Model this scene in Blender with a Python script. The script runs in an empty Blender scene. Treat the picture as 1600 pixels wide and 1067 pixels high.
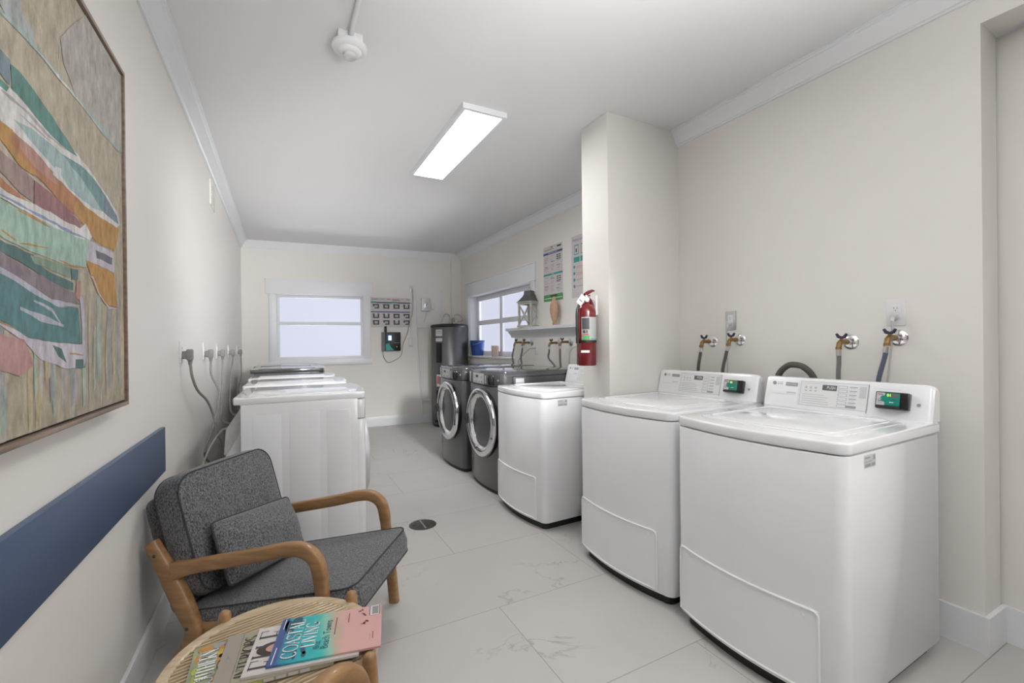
import bpy, bmesh, math, random
from mathutils import Vector, Matrix
random.seed(7)
S = bpy.context.scene
COL = S.collection
# ------------------------------------------------------------------ camera
YAW, PITCH, ROLL = 0.483193, -0.0020036, -0.011302
Fv = Vector((math.sin(YAW)*math.cos(PITCH), math.cos(YAW)*math.cos(PITCH), math.sin(PITCH)))
R0 = Vector((math.cos(YAW), -math.sin(YAW), 0)); U0 = R0.cross(Fv)
Rv = math.cos(ROLL)*R0 + math.sin(ROLL)*U0
Uv = -math.sin(ROLL)*R0 + math.cos(ROLL)*U0
cd = bpy.data.cameras.new('camera'); cam = bpy.data.objects.new('camera', cd); COL.objects.link(cam)
cam.matrix_world = Matrix(((Rv.x, Uv.x, -Fv.x, 0), (Rv.y, Uv.y, -Fv.y, 0), (Rv.z, Uv.z, -Fv.z, 1.27), (0, 0, 0, 1)))
cd.sensor_width = 36; cd.lens = 695.1/1600*36; cd.shift_y = 0.00195; cd.clip_start = 0.02
S.camera = cam
# ------------------------------------------------------------------ light, world, exposure
wd = bpy.data.worlds.new('world'); S.world = wd; wd.use_nodes = True
bg = wd.node_tree.nodes['Background']; bg.inputs[0].default_value = (0.97, 0.985, 1, 1); bg.inputs[1].default_value = 0.08
PANEL_W = 21.0       # ceiling light diffuser emission
PANE_W = 0.62       # frosted window panes, lit by the day outside
def fill_lamp(name, loc, aim, size, power, spread=180):  # adds an unseen area lamp as fill
    l = bpy.data.lights.new(name, 'AREA'); l.shape = 'SQUARE'; l.size = size; l.energy = power; l.spread = math.radians(spread); l.color = (1, 0.995, 0.99)
    o = bpy.data.objects.new(name, l); COL.objects.link(o); o.location = loc
    o.rotation_euler = (Vector(aim)-Vector(loc)).to_track_quat('-Z', 'Y').to_euler(); return o
S.view_settings.view_transform = 'Standard'; S.view_settings.look = 'None'
S.view_settings.gamma = 1; S.view_settings.exposure = 0.0; S.view_settings.use_curve_mapping = False
# unseen fill lamps added to even out the room, behind or above the view
fill_lamp('rear_fill', (1.1, -1.3, 2.70), (1.1, -1.3, 0), 1.0, 21)  # added overhead fill behind the camera, no fixture there
fill_lamp('ceiling_fill', (1.0, 0.2, 1.6), (1.0, 0.21, 2.737), 0.5, 25, 120)  # added to brighten the near ceiling
fill_lamp('ceiling_fill', (0.8, -0.6, 1.2), (0.9, 3.6, 2.9), 0.6, 4.2, 50)  # added to carry fill along the ceiling
fill_lamp('far_fill', (0.4, -0.3, 1.5), (0.9, 6.3, 2.8), 0.3, 1.5, 30)  # added narrow beam to lift the far ceiling
fill_lamp('wall_fill', (1.2, 0.2, 1.9), (-0.3, 5.0, 1.9), 0.3, 7.5, 36)  # added beam for the glow on the left wall
fill_lamp('floor_fill', (1.35, 0.3, 2.2), (1.2, 5.8, 0.2), 0.3, 6, 32)  # added beam to lift the far floor
fill_lamp('machine_fill', (0.7, 0.4, 2.1), (1.1, 4.0, 0.6), 0.9, 4.5, 170)  # added soft fill for the machine sides
# unseen fill lamps added outside the windows to brighten the far ceiling
fill_lamp('back_window_fill', (0.5, 9.2, 0.35), (0.7, 5.0, 2.6), 0.9, 140, 150)
fill_lamp('right_window_fill', (5.0, 5.5, 0.30), (0.6, 5.2, 2.4), 0.9, 140, 150)
fill_lamp('side_fill', (2.25, -0.5, 1.6), (-0.45, 1.6, 1.0), 0.7, 6.5, 130)  # added fill inside the room for the lower left wall

# ------------------------------------------------------------------ materials
def new_mat(name):
    m = bpy.data.materials.new(name); m.use_nodes = True
    return m, m.node_tree.nodes, m.node_tree.links, m.node_tree.nodes['Principled BSDF']
def mat(name, col, rough=0.5, metal=0.0, noise=0.0, nscale=8.0, bump=0.0, bscale=60.0, coat=0.0, spec=0.5, stretch=(1, 1, 1)):
    m, N, L, P = new_mat(name)
    P.inputs['Base Color'].default_value = (*col, 1); P.inputs['Roughness'].default_value = rough
    P.inputs['Metallic'].default_value = metal; P.inputs['Coat Weight'].default_value = coat
    P.inputs['Coat Roughness'].default_value = 0.08
    P.inputs['Specular IOR Level'].default_value = spec
    tc = N.new('ShaderNodeTexCoord'); mp = N.new('ShaderNodeMapping'); mp.inputs['Scale'].default_value = stretch
    L.new(tc.outputs['Object'], mp.inputs['Vector'])
    if noise or True:
        n = N.new('ShaderNodeTexNoise'); n.inputs['Scale'].default_value = nscale; n.inputs['Detail'].default_value = 4
        L.new(mp.outputs[0], n.inputs['Vector'])
        r = N.new('ShaderNodeMix'); r.data_type = 'RGBA'
        k = max(noise, 0.01)
        r.inputs['A'].default_value = (*[c*(1-k) for c in col], 1); r.inputs['B'].default_value = (*[min(1, c*(1+k)) for c in col], 1)
        L.new(n.outputs['Fac'], r.inputs['Factor']); L.new(r.outputs['Result'], P.inputs['Base Color'])
    if bump:
        b = N.new('ShaderNodeTexNoise'); b.inputs['Scale'].default_value = bscale; b.inputs['Detail'].default_value = 3
        L.new(mp.outputs[0], b.inputs['Vector'])
        bp = N.new('ShaderNodeBump'); bp.inputs['Strength'].default_value = bump; bp.inputs['Distance'].default_value = 0.004
        L.new(b.outputs['Fac'], bp.inputs['Height']); L.new(bp.outputs[0], P.inputs['Normal'])
    return m
def emis(name, col, s):
    m, N, L, P = new_mat(name)
    P.inputs['Base Color'].default_value = (*col, 1); P.inputs['Roughness'].default_value = 0.35
    P.inputs['Emission Color'].default_value = (*col, 1); P.inputs['Emission Strength'].default_value = s
    return m
M = {}
WALLC = (0.80, 0.776, 0.737)
M['wall'] = mat('wall_paint', WALLC, 0.62, noise=0.02, nscale=2.5, bump=0.12, bscale=45)
M['wall_gloss'] = mat('wall_paint_satin', WALLC, 0.42, noise=0.02, nscale=2.5, bump=0.10, bscale=35)
M['ceiling'] = mat('ceiling_paint', (0.80, 0.80, 0.805), 0.7, noise=0.012, nscale=2, bump=0.08, bscale=40)
M['trim'] = mat('trim_paint', (0.80, 0.81, 0.83), 0.35, noise=0.01, bump=0.02)
M['enamel'] = mat('white_enamel', (0.865, 0.872, 0.89), 0.22, noise=0.01, coat=0.6)
M['enamel_top'] = mat('white_enamel_top', (0.865, 0.872, 0.89), 0.14, noise=0.01, coat=0.8)
M['plastic_w'] = mat('white_plastic', (0.77, 0.77, 0.775), 0.35)
M['black'] = mat('black_plastic', (0.012, 0.012, 0.013), 0.4)
M['black_gloss'] = mat('black_gloss_plastic', (0.012, 0.012, 0.013), 0.12)
M['dark_enamel'] = mat('graphite_enamel', (0.105, 0.107, 0.11), 0.32, metal=0.35, noise=0.06, nscale=5, coat=0.3)
M['dark_top'] = mat('graphite_enamel_top', (0.10, 0.10, 0.105), 0.12, metal=0.3, noise=0.04, coat=0.8)
M['heater'] = mat('dark_brushed_steel', (0.15, 0.15, 0.152), 0.36, metal=0.75, noise=0.12, nscale=12, stretch=(1, 1, 0.05))
M['chrome'] = mat('chrome', (0.78, 0.78, 0.79), 0.08, metal=1.0)
M['steel'] = mat('satin_steel', (0.6, 0.6, 0.61), 0.3, metal=1.0)
M['silver'] = mat('silver_plastic', (0.62, 0.62, 0.63), 0.35, metal=0.2)
M['glass_dark'] = mat('dark_door_glass', (0.05, 0.05, 0.052), 0.06, coat=1.0, noise=0.3, nscale=6)
M['brass'] = mat('brass', (0.27, 0.17, 0.07), 0.4, metal=0.8, noise=0.2, nscale=60)
M['navy'] = mat('navy_plastic', (0.02, 0.018, 0.06), 0.4)
M['hose'] = mat('grey_rubber_hose', (0.16, 0.16, 0.15), 0.6, noise=0.1)
M['hose_blue'] = mat('blue_grey_hose', (0.085, 0.10, 0.14), 0.55)
M['hose_dark'] = mat('dark_drain_hose', (0.09, 0.085, 0.07), 0.6, noise=0.2)
M['cord'] = mat('grey_cord', (0.30, 0.29, 0.275), 0.5)
M['cord_light'] = mat('light_grey_cord', (0.5, 0.49, 0.48), 0.5)
M['plug'] = mat('grey_plug', (0.25, 0.24, 0.235), 0.45)
M['red'] = mat('red_enamel', (0.135, 0.006, 0.009), 0.22, coat=0.6)
M['blue'] = mat('blue_bucket_plastic', (0.03, 0.09, 0.33), 0.35)
M['navy_board'] = mat('blue_grey_paint', (0.066, 0.102, 0.185), 0.38, noise=0.03, bump=0.05)
M['paper'] = mat('paper', (0.62, 0.58, 0.575), 0.6)
M['sticker'] = mat('grey_sticker', (0.60, 0.61, 0.63), 0.4)
M['label_grey'] = mat('extinguisher_label_grey', (0.36, 0.37, 0.36), 0.4)
M['ink'] = mat('dark_ink', (0.05, 0.05, 0.06), 0.5)
M['ink_grey'] = mat('grey_ink', (0.36, 0.36, 0.37), 0.5)
M['ink_light'] = mat('light_grey_ink', (0.56, 0.56, 0.575), 0.5)
M['white_ink'] = mat('white_ink', (0.85, 0.85, 0.85), 0.5)
M['teal_ink'] = mat('teal_ink', (0.03, 0.34, 0.30), 0.5)
M['navy_ink'] = mat('navy_ink', (0.06, 0.09, 0.25), 0.5)
M['green_ink'] = mat('green_ink', (0.09, 0.32, 0.11), 0.5)
M['red_ink'] = mat('red_ink', (0.45, 0.06, 0.06), 0.5)
M['pink_ink'] = mat('pink_ink', (0.65, 0.35, 0.33), 0.5)
M['lcd'] = mat('lcd_grey', (0.14, 0.14, 0.145), 0.2)
M['reader_green'] = mat('reader_green_film', (0.01, 0.26, 0.19), 0.2)
M['led'] = emis('green_led_digits', (0.35, 1.0, 0.05), 2.2)
M['lcd_blue'] = emis('lit_screen', (0.62, 0.80, 1.0), 0.9)
M['drain'] = mat('weathered_drain_metal', (0.085, 0.083, 0.075), 0.45, metal=0.6, noise=0.3, nscale=30)
M['lantern_wood'] = mat('washed_wood', (0.50, 0.49, 0.43), 0.7, noise=0.15, nscale=40)
M['lantern_metal'] = mat('galvanized_roof', (0.16, 0.16, 0.155), 0.5, metal=0.6, noise=0.2, nscale=30)
M['ornament'] = mat('carved_peach_wood', (0.55, 0.34, 0.23), 0.6, noise=0.25, nscale=30, bump=0.3, bscale=80)
M['pink_box'] = mat('pale_pink_card', (0.68, 0.54, 0.48), 0.6)
M['foil'] = mat('foil', (0.72, 0.72, 0.70), 0.35, metal=0.4, noise=0.15, nscale=60, bump=0.5, bscale=90)
M['panel'] = emis('light_diffuser', (1, 1, 1), PANEL_W)
M['pane'] = emis('frosted_pane', (0.64, 0.67, 0.80), PANE_W)
def clear_share(m, k, base):
    # the panes let part of the outside fill light straight through
    N, L = m.node_tree.nodes, m.node_tree.links; P = N['Principled BSDF']; P.inputs['Base Color'].default_value = (*base, 1)
    P.inputs['Emission Strength'].default_value /= (1-k)
    t = N.new('ShaderNodeBsdfTransparent'); mx = N.new('ShaderNodeMixShader'); mx.inputs[0].default_value = k
    L.new(P.outputs[0], mx.inputs[1]); L.new(t.outputs[0], mx.inputs[2]); L.new(mx.outputs[0], N['Material Output'].inputs[0])
clear_share(M['pane'], 0.5, (0.1, 0.1, 0.12))
M['panel_white'] = mat('console_print_white', (0.78, 0.785, 0.79), 0.4)
M['glass'] = mat('lantern_glass', (0.8, 0.85, 0.85), 0.05)
M['glass'].node_tree.nodes['Principled BSDF'].inputs['Transmission Weight'].default_value = 1.0

def wood(name, c1, c2, scale=(3, 40, 40), rough=0.42):
    m, N, L, P = new_mat(name)
    tc = N.new('ShaderNodeTexCoord'); mp = N.new('ShaderNodeMapping'); mp.inputs['Scale'].default_value = scale
    n = N.new('ShaderNodeTexNoise'); n.inputs['Scale'].default_value = 1.6; n.inputs['Detail'].default_value = 6; n.inputs['Distortion'].default_value = 0.15
    r = N.new('ShaderNodeValToRGB'); r.color_ramp.elements[0].color = (*c1, 1); r.color_ramp.elements[1].color = (*c2, 1)
    r.color_ramp.elements[0].position = 0.32; r.color_ramp.elements[1].position = 0.68
    L.new(tc.outputs['Object'], mp.inputs[0]); L.new(mp.outputs[0], n.inputs['Vector']); L.new(n.outputs['Fac'], r.inputs[0])
    L.new(r.outputs[0], P.inputs['Base Color']); P.inputs['Roughness'].default_value = rough; P.inputs['Coat Weight'].default_value = 0.2
    return m
M['oak'] = wood('honey_oak', (0.26, 0.135, 0.055), (0.40, 0.225, 0.10), (5, 30, 30))
M['oak_pale'] = wood('pale_oak', (0.42, 0.31, 0.19), (0.56, 0.44, 0.29))
M['frame_wood'] = wood('walnut_frame', (0.17, 0.115, 0.08), (0.30, 0.22, 0.165), (30, 3, 30))
def fabric():
    m, N, L, P = new_mat('charcoal_heather_fabric')
    tc = N.new('ShaderNodeTexCoord')
    n = N.new('ShaderNodeTexNoise'); n.inputs['Scale'].default_value = 190; n.inputs['Detail'].default_value = 4; n.inputs['Roughness'].default_value = 0.75
    mp = N.new('ShaderNodeMapping'); mp.inputs['Scale'].default_value = (1, 1, 0.55)
    L.new(tc.outputs['Object'], mp.inputs[0]); L.new(mp.outputs[0], n.inputs['Vector'])
    r = N.new('ShaderNodeValToRGB'); e = r.color_ramp.elements
    e[0].position = 0.36; e[0].color = (0.022, 0.023, 0.026, 1); e[1].position = 0.66; e[1].color = (0.27, 0.27, 0.28, 1)
    L.new(n.outputs['Fac'], r.inputs[0]); L.new(r.outputs[0], P.inputs['Base Color'])
    P.inputs['Roughness'].default_value = 0.95; P.inputs['Sheen Weight'].default_value = 0.25; P.inputs['Specular IOR Level'].default_value = 0.15
    b = N.new('ShaderNodeBump'); b.inputs['Strength'].default_value = 0.6; b.inputs['Distance'].default_value = 0.003
    L.new(n.outputs['Fac'], b.inputs['Height']); L.new(b.outputs[0], P.inputs['Normal'])
    return m
M['fabric'] = fabric()
M['piping'] = mat('charcoal_piping', (0.05, 0.05, 0.054), 0.9, noise=0.3, nscale=150)
def floor_mat():
    m, N, L, P = new_mat('marble_look_porcelain_tile')
    tc = N.new('ShaderNodeTexCoord'); mp = N.new('ShaderNodeMapping'); mp.inputs['Location'].default_value = (-0.925+1.24*4, -1.925+0.62*8, 0)
    L.new(tc.outputs['Object'], mp.inputs[0])
    br = N.new('ShaderNodeTexBrick'); br.offset = 0.5; br.squash = 1
    br.inputs['Scale'].default_value = 1; br.inputs['Brick Width'].default_value = 1.24; br.inputs['Row Height'].default_value = 0.62
    br.inputs['Mortar Size'].default_value = 0.0016; br.inputs['Mortar Smooth'].default_value = 0.1
    br.inputs['Color1'].default_value = (0.0, 0, 0, 1); br.inputs['Color2'].default_value = (1, 1, 1, 1); br.inputs['Mortar'].default_value = (0.5, 0.5, 0.5, 1)
    L.new(mp.outputs[0], br.inputs['Vector'])
    # veins: thin ridges of a warped noise, masked to patches, shifted per tile
    add = N.new('ShaderNodeVectorMath'); add.operation = 'MULTIPLY_ADD'
    L.new(br.outputs['Color'], add.inputs[0]); add.inputs[1].default_value = (3, 5, 2); L.new(mp.outputs[0], add.inputs[2])
    n1 = N.new('ShaderNodeTexNoise'); n1.inputs['Scale'].default_value = 1.0; n1.inputs['Detail'].default_value = 9; n1.inputs['Roughness'].default_value = 0.58; n1.inputs['Distortion'].default_value = 0.7
    L.new(add.outputs[0], n1.inputs['Vector'])
    a = N.new('ShaderNodeMath'); a.operation = 'SUBTRACT'; a.inputs[1].default_value = 0.5; L.new(n1.outputs['Fac'], a.inputs[0])
    ab = N.new('ShaderNodeMath'); ab.operation = 'ABSOLUTE'; L.new(a.outputs[0], ab.inputs[0])
    v = N.new('ShaderNodeMapRange'); v.inputs['From Min'].default_value = 0.0; v.inputs['From Max'].default_value = 0.006; v.inputs['To Min'].default_value = 1; v.inputs['To Max'].default_value = 0
    L.new(ab.outputs[0], v.inputs['Value'])
    n2 = N.new('ShaderNodeTexNoise'); n2.inputs['Scale'].default_value = 1.9; n2.inputs['Detail'].default_value = 3; L.new(add.outputs[0], n2.inputs['Vector'])
    ms = N.new('ShaderNodeMapRange'); ms.inputs['From Min'].default_value = 0.52; ms.inputs['From Max'].default_value = 0.66; L.new(n2.outputs['Fac'], ms.inputs['Value'])
    mu = N.new('ShaderNodeMath'); mu.operation = 'MULTIPLY'; L.new(v.outputs[0], mu.inputs[0]); L.new(ms.outputs[0], mu.inputs[1])
    n3 = N.new('ShaderNodeTexNoise'); n3.inputs['Scale'].default_value = 2.2; n3.inputs['Detail'].default_value = 4; L.new(add.outputs[0], n3.inputs['Vector'])
    base = N.new('ShaderNodeMix'); base.data_type = 'RGBA'; base.inputs['A'].default_value = (0.50, 0.485, 0.46, 1); base.inputs['B'].default_value = (0.575, 0.56, 0.535, 1)
    L.new(n3.outputs['Fac'], base.inputs['Factor'])
    c1 = N.new('ShaderNodeMix'); c1.data_type = 'RGBA'; c1.inputs['B'].default_value = (0.25, 0.235, 0.22, 1)
    mk = N.new('ShaderNodeMath'); mk.operation = 'MULTIPLY'; mk.inputs[1].default_value = 0.62; L.new(mu.outputs[0], mk.inputs[0])
    L.new(mk.outputs[0], c1.inputs['Factor']); L.new(base.outputs['Result'], c1.inputs['A'])
    c2 = N.new('ShaderNodeMix'); c2.data_type = 'RGBA'; c2.inputs['B'].default_value = (0.27, 0.26, 0.25, 1)
    L.new(br.outputs['Fac'], c2.inputs['Factor']); L.new(c1.outputs['Result'], c2.inputs['A'])
    L.new(c2.outputs['Result'], P.inputs['Base Color']); P.inputs['Roughness'].default_value = 0.42
    return m
M['floor'] = floor_mat()
def paint_mat(name, col):
    m, N, L, P = new_mat('paint_'+name); g_ = sum(col)/3; col = tuple(c*0.88+g_*0.12 for c in col)
    tc = N.new('ShaderNodeTexCoord'); mp = N.new('ShaderNodeMapping'); mp.inputs['Scale'].default_value = (1, 1, 0.45); mp.inputs['Rotation'].default_value = (0.5, 0, 0)
    n = N.new('ShaderNodeTexNoise'); n.inputs['Scale'].default_value = 34; n.inputs['Detail'].default_value = 8; n.inputs['Roughness'].default_value = 0.7
    L.new(tc.outputs['Object'], mp.inputs[0]); L.new(mp.outputs[0], n.inputs['Vector'])
    r = N.new('ShaderNodeValToRGB'); e = r.color_ramp.elements
    e[0].position = 0.3; e[0].color = (*[c*0.62 for c in col], 1); e[1].position = 0.72; e[1].color = (*[min(1, c*1.32+0.02) for c in col], 1)
    L.new(n.outputs['Fac'], r.inputs[0]); L.new(r.outputs[0], P.inputs['Base Color']); P.inputs['Roughness'].default_value = 0.7
    b = N.new('ShaderNodeBump'); b.inputs['Strength'].default_value = 0.2; b.inputs['Distance'].default_value = 0.003
    L.new(n.outputs['Fac'], b.inputs['Height']); L.new(b.outputs[0], P.inputs['Normal'])
    return m
PC = dict(tan=(0.42, 0.36, 0.26), greige=(0.40, 0.375, 0.33), greyblue=(0.36, 0.38, 0.37), paleteal=(0.31, 0.42, 0.42), cream=(0.58, 0.55, 0.49),
          white=(0.60, 0.58, 0.56), slate=(0.16, 0.22, 0.26), teal=(0.085, 0.23, 0.20), midteal=(0.15, 0.28, 0.28), rust=(0.42, 0.17, 0.07),
          ochre=(0.44, 0.225, 0.045), pinkbrown=(0.42, 0.22, 0.17), mauve=(0.31, 0.21, 0.19), wine=(0.29, 0.13, 0.14), periwinkle=(0.22, 0.28, 0.45),
          mint=(0.31, 0.46, 0.37), lilac=(0.50, 0.46, 0.52), charcoal=(0.13, 0.14, 0.16), deepteal=(0.07, 0.15, 0.145), sage=(0.20, 0.28, 0.21),
          plum=(0.22, 0.17, 0.19), bluelilac=(0.40, 0.40, 0.48), tealblue=(0.08, 0.20, 0.21), pink=(0.45, 0.24, 0.23), mintpale=(0.33, 0.40, 0.33),
          yellowish=(0.46, 0.38, 0.23), coolgrey=(0.30, 0.30, 0.295), mushroom=(0.38, 0.34, 0.33))

# ------------------------------------------------------------------ mesh builder
class B:
    """collects shapes, links them as ONE mesh object"""
    def __init__(self, xf=None):
        self.v = []; self.f = []; self.m = []; self.s = []; self.slots = []; self.xf = xf
    def add(self, vs, fs, m, smooth=False):
        if m not in self.slots: self.slots.append(m)
        k = self.slots.index(m); n = len(self.v)
        for p in vs:
            p = Vector(p)
            if self.xf: p = Vector(self.xf(p))
            self.v.append(p)
        for f in fs:
            self.f.append(tuple(i+n for i in f)); self.m.append(k); self.s.append(smooth)
        return self
    def box(self, a, b, m, bev=0.0, mx=None, seg=2):
        bm = bmesh.new(); bmesh.ops.create_cube(bm, size=1)
        c = [(a[i]+b[i])/2 for i in range(3)]; d = [abs(b[i]-a[i]) for i in range(3)]
        for v in bm.verts: v.co = Vector((v.co.x*d[0]+c[0], v.co.y*d[1]+c[1], v.co.z*d[2]+c[2]))
        if bev:
            bmesh.ops.bevel(bm, geom=bm.edges[:], offset=min(bev, min(d)*0.45), segments=seg, profile=0.5, affect='EDGES')
        bmesh.ops.recalc_face_normals(bm, faces=bm.faces[:])
        bm.verts.index_update()
        vs = [(mx @ v.co if mx else v.co.copy()) for v in bm.verts]; fs = [[v.index for v in f.verts] for f in bm.faces]
        bm.free(); return self.add(vs, fs, m, bool(bev))
    def prism(self, pts, z0, z1, m, mx=None, bev=0.0, smooth=False, seg=2):
        """pts: outline in local xy, extruded in z"""
        bm = bmesh.new(); vs = [bm.verts.new((p[0], p[1], z0)) for p in pts]
        f = bm.faces.new(vs); r = bmesh.ops.extrude_face_region(bm, geom=[f])
        for g in r['geom']:
            if isinstance(g, bmesh.types.BMVert): g.co.z = z1
        bmesh.ops.recalc_face_normals(bm, faces=bm.faces[:])
        if bev:
            es = [e for e in bm.edges if abs(e.verts[0].co.z-e.verts[1].co.z) < 1e-7 and len(e.link_faces) == 2]
            bmesh.ops.bevel(bm, geom=es, offset=bev, segments=seg, profile=0.5, affect='EDGES')
        bm.verts.index_update()
        vv = [(mx @ v.co if mx else v.co.copy()) for v in bm.verts]; fs = [[v.index for v in f.verts] for f in bm.faces]
        bm.free(); return self.add(vv, fs, m, smooth or bool(bev))
    def lathe(self, prof, m, mx=None, seg=32, smooth=True):
        """prof: (r, h) pairs about local z"""
        vs = []; fs = []; n = len(prof)
        for i in range(seg):
            a = 2*math.pi*i/seg
            for r, h in prof: vs.append(Vector((r*math.cos(a), r*math.sin(a), h)))
        for i in range(seg):
            j = (i+1) % seg
            for k in range(n-1): fs.append((i*n+k, j*n+k, j*n+k+1, i*n+k+1))
        if prof[0][0] > 1e-6: fs.append(tuple(i*n for i in range(seg))[::-1])
        if prof[-1][0] > 1e-6: fs.append(tuple(i*n+n-1 for i in range(seg)))
        if mx: vs = [mx @ v for v in vs]
        return self.add(vs, fs, m, smooth)
    def tube(self, pts, r, m, seg=10, closed=False, smooth=True, flat=None):
        """round tube along pts; r number or list; flat=(ry,rz) section factors in frame (side, up)"""
        P = [Vector(p) for p in pts]; n = len(P); R = r if isinstance(r, (list, tuple)) else [r]*n
        vs = []; fs = []; prev = None
        for i, p in enumerate(P):
            if closed: t = (P[(i+1) % n]-P[i-1]).normalized()
            else: t = (P[min(i+1, n-1)]-P[max(i-1, 0)]).normalized()
            if prev is None:
                up = Vector((0, 0, 1)) if abs(t.z) < 0.9 else Vector((1, 0, 0))
                s = t.cross(up).normalized()
            else:
                s = (prev - t*prev.dot(t)).normalized()
            prev = s; u = s.cross(t).normalized()
            for k in range(seg):
                a = 2*math.pi*k/seg
                fx, fy = flat if flat else (1, 1)
                ca, sa = math.cos(a), math.sin(a)
                if flat:   # superellipse: rounded rectangle section
                    q = 0.55; ca = math.copysign(abs(ca)**q, ca); sa = math.copysign(abs(sa)**q, sa)
                vs.append(p + s*R[i]*fx*ca + u*R[i]*fy*sa)
        for i in range(n if closed else n-1):
            j = (i+1) % n
            for k in range(seg):
                l = (k+1) % seg; fs.append((i*seg+k, i*seg+l, j*seg+l, j*seg+k))
        if not closed:
            fs.append(tuple(range(seg))[::-1]); fs.append(tuple((n-1)*seg+k for k in range(seg)))
        return self.add(vs, fs, m, smooth)
    def quad(self, pts, m): return self.add(pts, [tuple(range(len(pts)))], m)
    def text(self, body, size, m, o, xd, yd, sx=1.0, ex=0.0006, align='CENTER'):
        cu = bpy.data.curves.new('t', 'FONT'); cu.body = body; cu.size = size; cu.align_x = align; cu.align_y = 'CENTER'; cu.resolution_u = 2
        ob = bpy.data.objects.new('t', cu); me = ob.to_mesh()
        xd = Vector(xd).normalized(); yd = Vector(yd).normalized(); nd = xd.cross(yd)
        o = Vector(o) + nd*ex
        self.add([o + xd*v.co.x*sx + yd*v.co.y for v in me.vertices], [tuple(p.vertices) for p in me.polygons], m)
        ob.to_mesh_clear(); bpy.data.objects.remove(ob); bpy.data.curves.remove(cu); return self
    def build(self, name, parent=None, sub=0):
        me = bpy.data.meshes.new(name); me.from_pydata([tuple(v) for v in self.v], [], self.f)
        for k in self.slots: me.materials.append(M[k])
        for i, p in enumerate(me.polygons): p.material_index = self.m[i]; p.use_smooth = self.s[i]
        me.update()
        bm = bmesh.new(); bm.from_mesh(me); bmesh.ops.recalc_face_normals(bm, faces=bm.faces[:]) if not getattr(self, 'keepn', False) else None
        bm.to_mesh(me); bm.free()
        try: me.set_sharp_from_angle(angle=math.radians(42))
        except Exception: pass
        o = bpy.data.objects.new(name, me); COL.objects.link(o)
        if parent: o.parent = parent
        if sub:
            md = o.modifiers.new('sub', 'SUBSURF'); md.levels = sub; md.render_levels = sub
        return o
def empty(name, loc=(0, 0, 0), rz=0.0):
    o = bpy.data.objects.new(name, None); COL.objects.link(o); o.location = loc; o.rotation_euler = (0, 0, rz); o.empty_display_size = 0.1
    return o
def tag(o, label=None, cat=None, group=None, kind=None):
    if label: o['label'] = label
    if cat: o['category'] = cat
    if group: o['group'] = group
    if kind: o['kind'] = kind
    return o
def struct(o): o['kind'] = 'structure'; return o
def children(o): return [c for c in bpy.data.objects if c.parent == o]
def copy_tree(o, parent=None):
    c = o.copy(); COL.objects.link(c); c.parent = parent
    if parent: c.matrix_parent_inverse = o.matrix_parent_inverse.copy()
    for ch in children(o): copy_tree(ch, c)
    return c
def axis_mx(o, zd, xd=None):
    zd = Vector(zd).normalized(); xd = Vector(xd) if xd else (Vector((0, 0, 1)) if abs(zd.z) < 0.9 else Vector((1, 0, 0)))
    yd = zd.cross(xd).normalized(); xd = yd.cross(zd).normalized(); o = Vector(o)
    return Matrix(((xd.x, yd.x, zd.x, o.x), (xd.y, yd.y, zd.y, o.y), (xd.z, yd.z, zd.z, o.z), (0, 0, 0, 1)))
def smooth_path(pts, n=6):
    """Catmull-Rom through pts"""
    P = [Vector(p) for p in pts]; P = [2*P[0]-P[1]] + P + [2*P[-1]-P[-2]]; out = []
    for i in range(1, len(P)-2):
        for k in range(n):
            t = k/n; a, b, c, d = P[i-1], P[i], P[i+1], P[i+2]
            out.append(0.5*((2*b)+(c-a)*t+(2*a-5*b+4*c-d)*t*t+(3*b-a-3*c+d)*t**3))
    out.append(P[-2]); return out
def rrect(w, h, r, seg=5):
    pts = []
    for cx, cy, a0 in ((w/2-r, h/2-r, 0), (-w/2+r, h/2-r, 90), (-w/2+r, -h/2+r, 180), (w/2-r, -h/2+r, 270)):
        for k in range(seg+1):
            a = math.radians(a0+90*k/seg); pts.append((cx+r*math.cos(a), cy+r*math.sin(a)))
    return pts
# ------------------------------------------------------------------ the room
H = 2.737
xl = lambda y: -0.4938+0.0058*y
yb = lambda x: 7.1831-0.0906*x
LW = lambda p: (xl(p[0])+p[1], p[0], p[2])                       # left wall space (along y, out of wall, z)
BW = lambda p: (p[0]-0.0902*p[1], yb(p[0])-0.996*p[1], p[2])     # back wall space (along x, out of wall, z)
XR, XF, YP = 2.503, 2.664, 0.702        # near right wall, far right wall, end of near right wall
PX, PY0, PY1 = 1.87, 2.225, 2.50        # pillar
YBK = -2.6
b = B(); b.box((-0.7, YBK, -0.05), (3.6, 7.35, 0), 'floor'); struct(b.build('floor'))
b = B(); b.box((-0.7, YBK, H), (3.6, 7.35, H+0.05), 'ceiling'); struct(b.build('ceiling'))
b = B(LW); b.box((YBK, -0.1, 0), (7.35, 0, H), 'wall_gloss'); struct(b.build('wall_left'))
# back wall with the window hole
WX0, WX1, WZ0, WZ1 = -0.035, 1.165, 1.04, 2.012
b = B(BW)
b.box((-0.55, -0.16, 0), (WX0, 0, H), 'wall'); b.box((WX1, -0.16, 0), (2.8, 0, H), 'wall')
b.box((WX0, -0.16, 0), (WX1, 0, WZ0), 'wall'); b.box((WX0, -0.16, WZ1), (WX1, 0, H), 'wall')
struct(b.build('wall_back'))
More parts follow.
